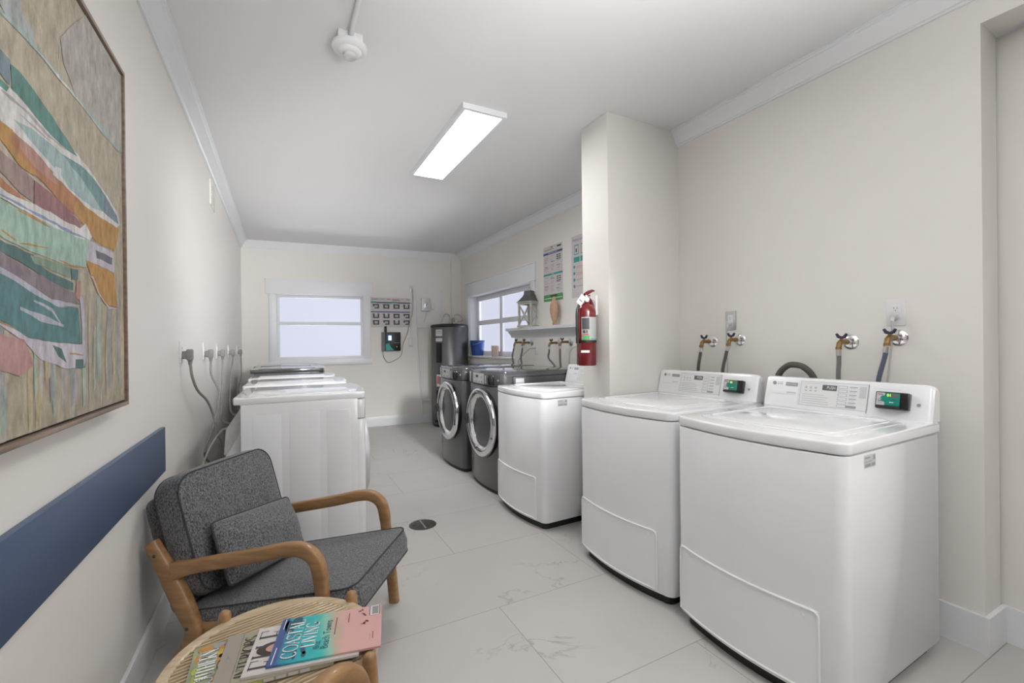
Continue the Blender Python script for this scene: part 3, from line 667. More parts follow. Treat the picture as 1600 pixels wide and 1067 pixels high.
# ------------------------------------------------------------------ water heater
t = tag(empty('water_heater', (2.368, 6.618, 0)), 'tall dark grey cylindrical water heater in the back right corner', 'water heater')
b = B(); b.lathe([(0.262, 0.0), (0.275, 0.02), (0.275, 0.04)], 'black', seg=48); b.build('base', t)
b = B(); b.lathe([(0.278, 0.04), (0.282, 0.05), (0.282, 1.515), (0.278, 1.52)], 'heater', seg=64); b.build('tank', t)
b = B(); b.lathe([(0.284, 1.515), (0.288, 1.52), (0.288, 1.545), (0.27, 1.56), (0.15, 1.572), (0, 1.575)], 'black', seg=48); b.build('top_cap', t)
def cyl_patch(b, r, a0, a1, z0, z1, key, n=6, th=0.004):
    vs = []; fs = []
    for i in range(n+1):
        a = math.radians(a0+(a1-a0)*i/n)
        for rr, z in ((r, z0), (r, z1), (r-th, z1), (r-th, z0)): vs.append((rr*math.cos(a), rr*math.sin(a), z))
    for i in range(n):
        for k in range(4): fs.append((i*4+k, i*4+(k+1) % 4, i*4+4+(k+1) % 4, i*4+4+k))
    fs += [(0, 1, 2, 3), (4*n+3, 4*n+2, 4*n+1, 4*n)]
    b.add(vs, fs, key)
b = B(); cyl_patch(b, 0.290, 206, 226, 0.20, 0.56, 'black'); b.build('access_cover', t)
b = B(); cyl_patch(b, 0.290, 206, 226, 0.98, 1.28, 'black'); b.build('access_cover', t)
b = B(); cyl_patch(b, 0.284, 204, 228, 1.38, 1.48, 'paper'); cyl_patch(b, 0.285, 206, 225, 1.42, 1.43, 'ink_grey'); cyl_patch(b, 0.285, 206, 225, 1.45, 1.455, 'ink'); cyl_patch(b, 0.284, 204, 228, 1.30, 1.35, 'paper'); b.build('warning_label', t)
b = B(); cyl_patch(b, 0.284, 206, 236, 0.62, 0.80, 'paper'); cyl_patch(b, 0.285, 209, 215, 0.66, 0.78, 'red_ink'); cyl_patch(b, 0.285, 217, 221, 0.65, 0.77, 'ink'); cyl_patch(b, 0.285, 224, 233, 0.70, 0.76, 'ink_grey'); b.build('energy_label', t)
b = B(); b.lathe([(0.0, 0.05), (0.018, 0.05), (0.022, 0.03), (0.012, 0.02), (0.012, -0.01)], 'black', axis_mx((-0.245, -0.145, 0.10), (-0.86, -0.5, 0)), 14); b.build('drain_valve', t)
b = B(); b.tube(smooth_path([(-0.12, 0.0, 1.57), (-0.10, 0.02, 1.66), (-0.04, 0.05, 1.73), (0.04, 0.08, 1.70), (0.05, 0.1, 1.58)]), 0.011, 'steel', 10); b.build('flex_pipe', t)
b = B(); b.tube(smooth_path([(0.12, 0.0, 1.57), (0.13, -0.01, 1.62), (0.2, 0.0, 1.62), (0.23, 0.05, 1.68), (0.18, 0.09, 1.73), (0.12, 0.12, 1.72)]), 0.011, 'steel', 10); b.build('flex_pipe', t)
b = B(); b.tube([(0.03, -0.05, 1.57), (0.03, -0.05, 1.65), (0.06, -0.05, 1.67), (0.06, -0.05, 1.60)], 0.009, 'brass', 10); b.build('relief_valve', t)
# ------------------------------------------------------------------ painting
PAINT=[('greige',[(1.394,1.988),(1.482,2.079),(1.611,2.195),(1.865,2.139),(1.855,1.894),(1.673,1.879),(1.476,1.897),(1.411,1.937)]),('greyblue',[(1.116,1.905),(1.211,1.951),(1.224,1.926),(1.271,1.923),(1.265,1.885),(1.21,1.889),(1.16,1.884)]),('paleteal',[(1.129,1.879),(1.2,1.893),(1.275,1.898),(1.349,1.897),(1.476,1.899),(1.673,1.898),(1.855,1.888),(1.855,1.884),(1.673,1.888),(1.476,1.889),(1.349,1.887),(1.275,1.888),(1.202,1.883),(1.129,1.875)]),('cream',[(1.369,1.974),(1.395,1.967),(1.386,1.923),(1.384,1.923),(1.391,1.965),(1.369,1.972)]),('cream',[(1.275,1.891),(1.367,1.894),(1.476,1.894),(1.673,1.887),(1.673,1.885),(1.476,1.888),(1.367,1.888),(1.275,1.889)]),('white',[(1.098,1.745),(1.181,1.758),(1.312,1.743),(1.486,1.753),(1.546,1.745),(1.667,1.719),(1.789,1.691),(1.815,1.656),(1.776,1.635),(1.627,1.631),(1.512,1.635),(1.343,1.661),(1.196,1.674),(1.097,1.686)]),('slate',[(1.128,1.812),(1.158,1.81),(1.173,1.81),(1.171,1.762),(1.157,1.761),(1.127,1.769)]),('teal',[(1.174,1.804),(1.208,1.807),(1.263,1.8),(1.346,1.784),(1.458,1.754),(1.486,1.746),(1.405,1.737),(1.312,1.742),(1.242,1.754),(1.179,1.757)]),('teal',[(1.134,1.756),(1.157,1.757),(1.168,1.756),(1.158,1.743),(1.134,1.743)]),('mushroom',[(1.141,1.74),(1.242,1.745),(1.322,1.736),(1.417,1.74),(1.417,1.736),(1.322,1.728),(1.242,1.737),(1.141,1.736)]),('mushroom',[(1.206,1.725),(1.28,1.727),(1.38,1.724),(1.38,1.722),(1.28,1.721),(1.206,1.723)]),('paleteal',[(1.18,1.703),(1.251,1.716),(1.344,1.72),(1.404,1.719),(1.529,1.705),(1.665,1.657),(1.584,1.645),(1.441,1.649),(1.378,1.671),(1.269,1.685)]),('white',[(1.36,1.678),(1.391,1.683),(1.383,1.648),(1.342,1.65)]),('midteal',[(1.398,1.719),(1.515,1.733),(1.604,1.726),(1.685,1.701),(1.665,1.657),(1.529,1.695),(1.456,1.707)]),('slate',[(1.604,1.726),(1.705,1.703),(1.789,1.676),(1.806,1.654),(1.734,1.654),(1.665,1.657),(1.676,1.702)]),('rust',[(1.155,1.679),(1.192,1.679),(1.204,1.675),(1.299,1.659),(1.415,1.647),(1.527,1.636),(1.567,1.631),(1.51,1.592),(1.401,1.601),(1.278,1.624),(1.203,1.631),(1.154,1.644)]),('ochre',[(1.11,1.676),(1.155,1.681),(1.179,1.681),(1.17,1.655),(1.204,1.645),(1.278,1.631),(1.258,1.622),(1.203,1.622),(1.154,1.641),(1.11,1.651)]),('pinkbrown',[(1.194,1.678),(1.25,1.677),(1.331,1.662),(1.377,1.64),(1.32,1.638),(1.258,1.642),(1.204,1.659)]),('ochre',[(1.482,1.638),(1.627,1.634),(1.81,1.64),(1.762,1.561),(1.598,1.561),(1.565,1.57),(1.51,1.586),(1.453,1.607)]),('mauve',[(1.096,1.632),(1.154,1.624),(1.203,1.621),(1.258,1.614),(1.254,1.567),(1.202,1.57),(1.153,1.584),(1.095,1.595)]),('wine',[(1.26,1.614),(1.341,1.61),(1.507,1.585),(1.495,1.569),(1.34,1.56),(1.258,1.563)]),('rust',[(1.123,1.58),(1.152,1.573),(1.202,1.567),(1.237,1.56),(1.152,1.557),(1.122,1.559)]),('white',[(1.094,1.566),(1.152,1.557),(1.266,1.565),(1.495,1.569),(1.533,1.591),(1.576,1.566),(1.556,1.549),(1.399,1.537),(1.265,1.538),(1.093,1.541)]),('periwinkle',[(1.122,1.547),(1.201,1.55),(1.266,1.549),(1.451,1.55),(1.556,1.553),(1.556,1.551),(1.451,1.544),(1.266,1.543),(1.201,1.544),(1.122,1.545)]),('mint',[(1.094,1.546),(1.152,1.537),(1.285,1.538),(1.465,1.542),(1.559,1.551),(1.53,1.475),(1.372,1.464),(1.254,1.464),(1.15,1.468),(1.092,1.48)]),('ochre',[(1.192,1.536),(1.256,1.54),(1.328,1.534),(1.328,1.532),(1.256,1.532),(1.192,1.534)]),('ochre',[(1.199,1.473),(1.316,1.487),(1.316,1.485),(1.199,1.471)]),('ochre',[(1.135,1.485),(1.186,1.476),(1.186,1.472),(1.135,1.481)]),('ochre',[(1.372,1.47),(1.463,1.47),(1.53,1.478),(1.53,1.476),(1.463,1.466),(1.372,1.468)]),('lilac',[(1.559,1.551),(1.751,1.555),(1.755,1.496),(1.538,1.497)]),('charcoal',[(1.601,1.536),(1.74,1.537),(1.735,1.516),(1.608,1.514)]),('ochre',[(1.53,1.496),(1.755,1.493),(1.782,1.393),(1.674,1.391),(1.605,1.423),(1.556,1.469)]),('lilac',[(1.514,1.466),(1.583,1.459),(1.629,1.418),(1.704,1.388),(1.777,1.388),(1.777,1.386),(1.702,1.382),(1.627,1.414),(1.581,1.453),(1.514,1.464)]),('deepteal',[(1.092,1.47),(1.15,1.462),(1.254,1.46),(1.246,1.447),(1.336,1.434),(1.448,1.427),(1.447,1.408),(1.335,1.41),(1.234,1.431),(1.149,1.442),(1.091,1.446)]),('sage',[(1.239,1.456),(1.337,1.46),(1.433,1.462),(1.432,1.438),(1.336,1.439),(1.255,1.442)]),('deepteal',[(1.437,1.46),(1.48,1.463),(1.476,1.435),(1.44,1.434)]),('plum',[(1.091,1.45),(1.149,1.441),(1.253,1.424),(1.461,1.402),(1.489,1.378),(1.334,1.376),(1.233,1.397),(1.091,1.421)]),('bluelilac',[(1.091,1.421),(1.149,1.413),(1.233,1.397),(1.334,1.376),(1.481,1.374),(1.363,1.362),(1.251,1.375),(1.148,1.396),(1.09,1.405)]),('tealblue',[(1.09,1.409),(1.148,1.402),(1.251,1.38),(1.357,1.362),(1.477,1.368),(1.493,1.279),(1.332,1.283),(1.23,1.29),(1.146,1.315),(1.089,1.331)]),('bluelilac',[(1.196,1.35),(1.281,1.341),(1.392,1.323),(1.392,1.317),(1.279,1.325),(1.196,1.344)]),('bluelilac',[(1.251,1.368),(1.335,1.356),(1.381,1.323),(1.379,1.321),(1.333,1.348),(1.251,1.364)]),('lilac',[(1.089,1.327),(1.146,1.313),(1.23,1.289),(1.332,1.283),(1.5,1.278),(1.516,1.218),(1.402,1.22),(1.277,1.246),(1.212,1.283)]),('ochre',[(1.116,1.319),(1.178,1.307),(1.178,1.305),(1.116,1.317)]),('pink',[(1.088,1.306),(1.146,1.292),(1.212,1.287),(1.248,1.235),(1.193,1.216),(1.087,1.237)]),('deepteal',[(1.332,1.276),(1.378,1.268),(1.405,1.234),(1.36,1.251)]),('deepteal',[(1.456,1.241),(1.517,1.239),(1.516,1.218),(1.455,1.22)]),('ochre',[(1.422,1.257),(1.514,1.251),(1.514,1.249),(1.422,1.255)]),('pinkbrown',[(1.469,1.437),(1.498,1.436),(1.489,1.384),(1.461,1.397)]),('mintpale',[(1.1,1.22),(1.172,1.215),(1.157,1.106),(1.097,1.101)]),('yellowish',[(1.176,1.211),(1.228,1.212),(1.221,1.106),(1.177,1.102)]),('yellowish',[(1.287,1.228),(1.353,1.214),(1.344,1.109),(1.274,1.107)]),('greige',[(1.233,1.211),(1.276,1.209),(1.269,1.11),(1.235,1.109)]),('coolgrey',[(1.365,1.216),(1.56,1.203),(1.549,1.109),(1.367,1.108)]),('mintpale',[(1.588,1.273),(1.641,1.266),(1.592,1.136),(1.575,1.151)]),('yellowish',[(1.618,1.372),(1.755,1.374),(1.751,1.279),(1.642,1.299)]),('mintpale',[(1.794,1.25),(1.853,1.233),(1.847,1.095),(1.788,1.097)]),('bluelilac',[(1.489,1.399),(1.512,1.395),(1.522,1.242),(1.506,1.218)])]
t = tag(empty('framed_painting', (-0.49, 1.24, 1.07)), 'large abstract painting of colourful boats in a thin wooden frame on the left wall', 'painting')
CX = -0.4395; CY0, CY1, CZ0, CZ1 = 0.70, 1.853, 1.095, 2.148
b = B()
def fr_box(y0, y1, z0, z1): b.box((xl(1.3)+0.001, y0, z0), (CX+0.006, y1, z1), 'frame_wood', 0.0015)
fw = 0.012
fr_box(CY0-fw, CY1+fw, CZ0-fw, CZ0); fr_box(CY0-fw, CY1+fw, CZ1, CZ1+fw); fr_box(CY0-fw, CY0, CZ0, CZ1); fr_box(CY1, CY1+fw, CZ0, CZ1)
b.box((xl(1.3)+0.002, CY0, CZ0), (CX-0.012, CY1, CZ1), 'black')
to_local(b.build('frame'), t)
for k, c in PC.items(): M['p_'+k] = paint_mat(k, c)
b = B(); g = 0.006
b.box((CX-0.02, CY0+g, CZ0+g), (CX-0.0008, CY1-g, CZ1-g), 'p_tan', 0.001)
def clip_poly(P, inside, cut):
    out = []
    for i in range(len(P)):
        a, c = P[i-1], P[i]
        if inside(c):
            if not inside(a): out.append(cut(a, c))
            out.append(c)
        elif inside(a): out.append(cut(a, c))
    return out
def lim(P, ax, v, sgn):
    ins = lambda p: sgn*(p[ax]-v) <= 0
    def cut(a, c):
        tt = (v-a[ax])/(c[ax]-a[ax]); return tuple(a[i]+(c[i]-a[i])*tt for i in range(2))
    return clip_poly(P, ins, cut)
def tri_fill(P):
    from mathutils.geometry import tessellate_polygon
    return tessellate_polygon([[Vector((p[0], p[1], 0)) for p in P]])
rnd = random.Random(5)
drips = []
for i in range(70):
    y = rnd.uniform(CY0, CY1); w_ = rnd.uniform(0.008, 0.035); z0 = rnd.uniform(CZ0-0.02, CZ0+0.12); z1 = z0+rnd.uniform(0.10, 0.33)
    drips.append((rnd.choice(['yellowish', 'yellowish', 'greige', 'coolgrey', 'mintpale', 'tan', 'mushroom', 'yellowish', 'greige']), [(y, z0), (y+w_*.8, z0+0.01), (y+w_, (z0+z1)/2), (y+w_*.6, z1), (y+w_*.1, z1-0.02), (y-w_*.1, (z0+z1)/2)]))
boats = [q for q in PAINT if q[0] not in ('yellowish', 'mintpale', 'coolgrey') and not (q[0] == 'greige' and max(p_[1] for p_ in q[1]) < 1.6)]
for k, (nm, P) in enumerate(drips+boats):
    # hand drawn wobble along the edges
    Q = []
    for i in range(len(P)):
        a, c = Vector(P[i]), Vector(P[(i+1) % len(P)]); n = max(1, int((c-a).length/0.03)); nrm = Vector((-(c-a).y, (c-a).x)).normalized() if (c-a).length > 1e-6 else Vector((0, 0))
        for j in range(n): Q.append(tuple(a+(c-a)*j/n+nrm*rnd.uniform(-1, 1)*0.0022*(j > 0)))
    for ax, v, sg in ((0, CY0+g, -1), (0, CY1-g, 1), (1, CZ0+g, -1), (1, CZ1-g, 1)): Q = lim(Q, ax, v, sg)
    if len(Q) < 3: continue
    x = CX-0.0006+0.00001*k
    b.add([(x, q[0], q[1]) for q in Q], [tuple(f) for f in tri_fill(Q)], 'p_'+nm)
b.keepn = True
to_local(b.build('canvas'), t)
# blue board (bumper rail) on the left wall
b = B(LW); b.box((0.30, 0.001, 0.705), (2.525, 0.019, 0.905), 'navy_board', 0.002)
o = b.build('wall_bumper_board'); tag(o, 'long slate blue painted board fixed to the left wall below the painting', 'board')
# air vent
t = tag(empty('air_vent', LW((4.33, 0.0, 2.49))), 'small painted wall vent high on the left wall below the crown moulding', 'vent')
b = B(); b.box((0, -0.13, -0.10), (0.008, 0.13, 0.10), 'wall', 0.002)
for i in range(8): b.box((0.006, -0.11, -0.085+i*0.022), (0.013, 0.11, -0.080+i*0.022), 'wall')
b.build('grille', t)
# ------------------------------------------------------------------ outlets and dryer cords on the left wall
def outlet(loc, rz, label, group=None, lit='plastic_w'):
    """wall plate in local yz plane, faces +x"""
    t = tag(empty('wall_outlet', loc, rz), label, 'outlet', group)
    b = B(); b.box((0, -0.036, -0.060), (0.006, 0.036, 0.060), lit, 0.002); b.build('cover_plate', t)
    b = B(); b.box((0.004, -0.017, -0.034), (0.009, 0.017, 0.034), 'plastic_w', 0.002)
    for dz in (0.018, -0.018):
        for dy in (-0.006, 0.006): b.box((0.0088, dy-0.001, dz-0.002), (0.0095, dy+0.001, dz+0.006), 'ink')
        b.box((0.0088, -0.002, dz-0.011), (0.0095, 0.002, dz-0.007), 'ink')
    b.build('receptacle', t); return t
ROW = [(3.0, 'first'), (3.80, 'second'), (4.52, 'third'), (5.42, 'fourth'), (6.40, 'fifth')]
WORDS = ['nearest the painting', 'second from the painting', 'third from the painting', 'fourth from the painting', 'nearest the back wall']
CORDS = [
 [(-0.43, 2.985, 1.186), (-0.428, 3.03, 1.095), (-0.42, 3.151, 1.01), (-0.40, 3.353, 0.928), (-0.38, 3.449, 0.825), (-0.35, 3.413, 0.696), (-0.32, 3.49, 0.573), (-0.31, 3.46, 0.42), (-0.22, 3.42, 0.38)],
 [(-0.435, 3.79, 1.185), (-0.425, 3.80, 1.06), (-0.38, 3.80, 0.947), (-0.38, 3.70, 0.849), (-0.40, 3.588, 0.713), (-0.42, 3.394, 0.600), (-0.41, 3.595, 0.48), (-0.30, 3.70, 0.42), (-0.24, 3.80, 0.40)],
 [(-0.43, 4.50, 1.186), (-0.42, 4.42, 0.952), (-0.41, 4.20, 0.716), (-0.37, 4.09, 0.675), (-0.31, 4.06, 0.672), (-0.24, 4.06, 0.672)],
 [(-0.43, 5.40, 1.193), (-0.42, 5.10, 0.902), (-0.40, 4.86, 0.681), (-0.35, 4.79, 0.628), (-0.25, 4.78, 0.60)],
 [(-0.43, 6.38, 1.18), (-0.40, 6.25, 0.925), (-0.40, 5.75, 0.772), (-0.36, 5.65, 0.66), (-0.29, 5.60, 0.62)]]
for k, (y, _) in enumerate(ROW):
    z = 1.24-0.008*k
    outlet((xl(y), y, z), 0, 'white outlet in the row above the dryer cords, '+WORDS[k], 'outlets on the left wall')
    t = tag(empty('power_cord', (xl(y)+0.0095, y, z-0.018)), 'grey dryer cord in the left wall outlet '+WORDS[k], 'cord', 'dryer cords on the left wall')
    b = B(); b.box((0.0, -0.020, -0.022), (0.022, 0.020, 0.022), 'plug', 0.006)
    b.box((0.018, -0.024, -0.030), (0.048, 0.024, 0.032), 'plug', 0.008); b.tube([(0.034, 0, -0.02), (0.034, 0, -0.055)], [0.014, 0.008], 'plug'); b.build('plug', t)
    P = smooth_path([Vector((xl(y)+0.0435, y, z-0.065))] + [Vector(c) for c in CORDS[k]][1:], 6)
    b = B(); b.tube([p-Vector(t.location) for p in P], 0.0072, 'cord', 8); b.build('cable', t)
b = B(); b.tube(smooth_path([(-0.283, 3.30, 0.752), (-0.33, 3.42, 0.725), (-0.37, 3.34, 0.666), (-0.40, 3.247, 0.592), (-0.42, 3.22, 0.50), (-0.41, 3.25, 0.38), (-0.38, 3.30, 0.0065)]), 0.0055, 'cord_light', 8)
tag(b.build('flexible_tube'), 'pale flexible tube arching from the back of the first dryer down behind the armchair', 'tube')
# ------------------------------------------------------------------ right wall: faucets, hoses, outlets
def faucet(loc, label, group, hang=0.075, tilt=0.02, reach=0.10, esc='chrome', tagw=False):
    """hose bib on a wall whose normal is -x"""
    t = tag(empty('hose_faucet', loc), label, 'faucet', group)
    if esc:
        b = B(); b.lathe([(0.0, 0.0), (0.034, 0.0), (0.036, 0.004), (0.030, 0.009), (0.014, 0.014), (0.012, 0.014), (0.0, 0.014)], esc, axis_mx((0, 0, 0), (-1, 0, 0)), 28); b.build('escutcheon', t)
    b = B(); b.tube([(-0.005, 0, 0), (-0.045, 0, 0)], 0.0095, 'steel', 12); b.build('supply_pipe', t)
    b = B(); b.tube([(-0.035, 0, 0), (-0.05, 0, 0), (-0.062, 0, 0.001), (-reach+0.012, 0, 0.0), (-reach+0.002, 0.0, -0.006), (-reach-0.006, 0, -0.03)], [0.013, 0.014, 0.011, 0.012, 0.012, 0.011], 'brass', 12)
    b.lathe([(0.013, 0), (0.014, -0.014), (0.0, -0.014)], 'brass', Matrix.Translation((-reach-0.006, 0, -0.022)), 8)
    b.tube([(-reach+0.02, 0, 0.0), (-reach+0.02, 0, 0.018)], 0.007, 'brass', 10); b.build('valve_body', t)
    b = B(); x = -reach+0.02
    b.tube([(x, -0.022, 0.040), (x, -0.014, 0.026), (x, 0, 0.021), (x, 0.014, 0.026), (x, 0.022, 0.040)], [0.006, 0.008, 0.007, 0.008, 0.006], 'navy', 8); b.build('handle', t)
    return t
def hose(loc, pts, r, key, label, group, ferrule=True):
    t = tag(empty('supply_hose', loc), label, 'hose', group)
    if ferrule:
        p = Vector(pts[0]); q = Vector(pts[1]); d = (q-p).normalized()
        b = B(); b.tube([p, p+d*0.028], 0.0115, 'steel', 12); b.build('coupling', t)
    b = B(); b.tube(smooth_path(pts, 6), r, key, 10); b.build('tube', t); return t
GF, GH = 'hose faucets above the white washers', 'supply hoses behind the white washers'
for (y, z, lab, pts, key) in [
    (1.168, 1.255, 'the nearest washer, left of two', [(0, 0, 0), (0.0, 0.0, -0.06), (0.004, 0.005, -0.14), (0.03, 0.01, -0.3), (0.03, 0.02, -0.5), (0.02, 0.0, -1.0)], 'hose'),
    (0.976, 1.272, 'the nearest washer, right of two', [(0, 0, 0), (-0.002, 0.008, -0.05), (0.004, 0.035, -0.16), (0.03, 0.055, -0.3), (0.03, 0.06, -0.5), (0.02, 0.05, -1.0)], 'hose_blue'),
    (1.955, 1.263, 'the washer by the pillar, left of two', [(0, 0, 0), (0.0, 0.01, -0.05), (0.004, 0.03, -0.15), (0.03, 0.04, -0.3), (0.03, 0.05, -0.5), (0.02, 0.04, -1.0)], 'hose_dark'),
    (1.762, 1.272, 'the washer by the pillar, right of two', [(0, 0, 0), (-0.002, 0.015, -0.05), (0.004, 0.045, -0.16), (0.03, 0.06, -0.3), (0.03, 0.06, -0.5), (0.02, 0.05, -1.0)], 'hose_dark')]:
    rch = 0.105
    faucet((XR, y, z), 'brass faucet on chrome plate, behind '+lab, GF, reach=rch)
    hose((XR-rch-0.006, y, z-0.038), pts, 0.0095, key, 'rubber hose from the faucet behind '+lab, GH)
b = B(); b.tube(smooth_path([(2.44, 1.50, 0.5), (2.44, 1.50, 0.95), (2.43, 1.485, 1.07), (2.43, 1.44, 1.125), (2.43, 1.395, 1.135), (2.43, 1.345, 1.12), (2.44, 1.305, 1.06), (2.45, 1.28, 0.9), (2.45, 1.27, 0.3)], 8), 0.016, 'hose_dark', 12)
tag(b.build('drain_hose'), 'thick dark drain hose looping up behind the console of the nearest washer', 'hose')
outlet((XR, 0.984, 1.388), math.pi, 'white duplex outlet high on the wall right of the nearest washer', None)
outlet((XR, 1.823, 1.392), math.pi, 'metal framed duplex outlet above the washer in front of the pillar', None, 'steel')
for y, z, lab, p in [(0.984, 1.388, 'nearest washer', [(-0.035, 0, -0.02), (-0.037, 0.0, -0.12), (-0.04, 0.012, -0.25), (-0.035, 0.02, -0.36), (-0.02, 0.02, -0.6), (-0.02, 0.02, -1.0)]),
                  (1.823, 1.392, 'washer in front of the pillar', [(-0.035, 0, -0.02), (-0.037, 0.0, -0.12), (-0.035, -0.005, -0.25), (-0.03, 0.0, -0.36), (-0.02, 0.02, -0.6), (-0.02, 0.02, -1.0)])]:
    t = tag(empty('power_cord', (XR-0.0095, y, z-0.018)), 'thin grey power cord plugged in above the '+lab, 'cord', 'washer power cords')
    b = B(); b.lathe([(0.0, 0.03), (0.012, 0.028), (0.016, 0.018), (0.016, 0.0), (0, 0)], 'silver', axis_mx((0, 0, 0), (-1, 0, 0)), 16); b.tube([(-0.022, 0, -0.006), (-0.032, 0, -0.03)], [0.009, 0.005], 'silver'); b.build('plug', t)
    b = B(); b.tube(smooth_path(p), 0.0042, 'cord_light', 8); b.build('cable', t)
GF2, GH2 = 'hose faucets under the shelf', 'hoses under the shelf'
for (y, z, lab, pts) in [
    (4.43, 1.268, 'under the shelf, second from the left', [(0, 0, 0), (0.0, 0.0, -0.05), (0.0, 0.03, -0.14), (0.02, 0.03, -0.3), (0.03, 0.05, -0.6), (0.02, 0.0, -1.0)]),
    (4.62, 1.270, 'under the shelf, leftmost', [(0, 0, 0), (0.0, 0.02, -0.05), (-0.005, 0.04, -0.14), (0.01, 0.02, -0.3), (0.03, 0.05, -0.6), (0.02, 0.0, -1.0)]),
    (3.66, 1.270, 'under the shelf, the one closest to the extinguisher', [(0, 0, 0), (0.0, 0.0, -0.05), (0.0, 0.0, -0.14), (0.01, 0.0, -0.3), (0.03, 0.05, -0.6), (0.02, 0.0, -1.0)]),
    (3.86, 1.262, 'under the shelf, third from the left', [(0, 0, 0), (0.0, 0.0, -0.05), (0.0, 0.01, -0.12), (0.02, -0.10, -0.24), (0.03, -0.15, -0.6), (0.02, -0.1, -1.0)])]:
    faucet((2.585, y, z), 'small brass faucet '+lab, GF2, reach=0.125, esc='steel')
    hose((2.585-0.131, y, z-0.038), pts, 0.010, 'hose', 'grey hose from the small faucet '+lab, GH2)
for y, z, lab in [(4.33, 1.19, 'below the left pair of small faucets'), (3.44, 1.235, 'behind the fire extinguisher, under the shelf')]:
    outlet((2.585, y, z), math.pi, 'white outlet '+lab, None)
b = B(); b.tube(smooth_path([(2.574, 3.44, 1.235), (2.54, 3.46, 1.235), (2.51, 3.54, 1.20), (2.50, 3.57, 1.10), (2.50, 3.57, 0.8), (2.5, 3.57, 0.3)]), 0.005, 'cord_light', 8)
tag(b.build('power_cord'), 'light grey cord arching left from the outlet behind the fire extinguisher', 'cord')
b = B(); b.tube(smooth_path([(2.574, 4.33, 1.20), (2.54, 4.38, 1.20), (2.52, 4.48, 1.15), (2.52, 4.66, 1.02), (2.52, 4.72, 0.7)]), 0.004, 'cord', 8)
tag(b.build('power_cord'), 'thin cord slanting down left from the outlet below the left pair of small faucets', 'cord')
# ------------------------------------------------------------------ fire extinguisher on the pillar
t = tag(empty('fire_extinguisher', (1.792, 2.362, 1.115)), 'red fire extinguisher with paper tag hanging on the side of the pillar', 'fire extinguisher')
b = B(); b.lathe([(0.0, 0.0), (0.060, 0.0), (0.064, 0.008), (0.064, 0.345), (0.058, 0.372), (0.042, 0.395), (0.024, 0.405), (0.020, 0.415), (0, 0.415)], 'red', seg=40); b.build('cylinder', t)
b = B(); b.lathe([(0.0655, 0.150), (0.0662, 0.150), (0.0662, 0.164), (0.0655, 0.164)], 'black', seg=40); b.build('band', t)
b = B()
cyl_patch(b, 0.0652, 205, 318, 0.166, 0.315, 'label_grey', 14, 0.002); cyl_patch(b, 0.0656, 208, 250, 0.235, 0.308, 'ink', 6, 0.001); cyl_patch(b, 0.0656, 208, 250, 0.166, 0.196, 'green_ink', 6, 0.001)
cyl_patch(b, 0.0656, 210, 246, 0.198, 0.206, 'red_ink', 6, 0.001); cyl_patch(b, 0.0656, 212, 228, 0.21, 0.23, 'ink', 4, 0.001); cyl_patch(b, 0.0656, 232, 240, 0.21, 0.23, 'ink', 4, 0.001)
for i in range(9): cyl_patch(b, 0.0655, 258, 308, 0.298-i*0.013, 0.300-i*0.013+0.003*(i % 3 == 0), 'ink_grey', 8, 0.001)
cyl_patch(b, 0.0655, 256, 312, 0.169, 0.176, 'teal_ink', 8, 0.001)
cyl_patch(b, 0.0652, 200, 250, 0.085, 0.100, 'white_ink', 8, 0.002)
b.build('instruction_label', t)
b = B(); b.lathe([(0.0, 0.40), (0.020, 0.40), (0.022, 0.425), (0.016, 0.44), (0.014, 0.46), (0, 0.46)], 'steel', seg=20)
b.lathe([(0.0, 0.0), (0.016, 0), (0.016, 0.012), (0, 0.012)], 'white_ink', axis_mx((-0.01, -0.018, 0.432), (-0.3, -1, 0)), 18); b.build('valve', t)
b = B(); b.box((-0.014, -0.008, 0.455), (0.030, 0.008, 0.463), 'red'); b.tube([(-0.01, 0, 0.462), (0.02, -0.0, 0.480), (0.05, -0.0, 0.492), (0.070, 0, 0.492)], [0.012, 0.013, 0.010, 0.004], 'red', 8); b.build('lever', t)
b = B(); b.tube([(0.010, 0, 0.445), (0.035, 0, 0.425), (0.052, 0, 0.385), (0.058, -0.002, 0.352)], [0.012, 0.013, 0.012, 0.010], 'red', 8); b.build('carry_handle', t)
b = B(); b.tube(smooth_path([(-0.012, -0.005, 0.43), (-0.045, -0.01, 0.42), (-0.082, -0.015, 0.36), (-0.086, -0.015, 0.27), (-0.080, -0.01, 0.17)]), 0.0085, 'black', 10)
b.tube([(-0.080, -0.01, 0.185), (-0.079, -0.01, 0.145)], 0.011, 'black', 10); b.tube([(-0.078, -0.01, 0.157), (-0.05, 0, 0.157)], 0.005, 'black', 6); b.build('hose', t)
b = B(); mx = Matrix.Translation((-0.060, -0.030, 0.425)) @ Matrix.Rotation(math.radians(38), 4, 'Y'); b.box((-0.022, -0.0005, -0.035), (0.022, 0.0005, 0.035), 'paper', mx=mx); b.box((-0.014, -0.0012, -0.010), (0.012, -0.0004, -0.004), 'ink', mx=mx); b.box((-0.012, -0.0012, 0.002), (0.010, -0.0004, 0.006), 'ink_grey', mx=mx)
b.build('inspection_tag', t)
b = B(); b.box((0.060, -0.025, 0.33), (0.0775, 0.025, 0.46), 'plastic_w', 0.003); b.tube([(0.014, 0, 0.418), (0.068, 0, 0.43)], 0.006, 'steel', 8); b.build('wall_hook', t)
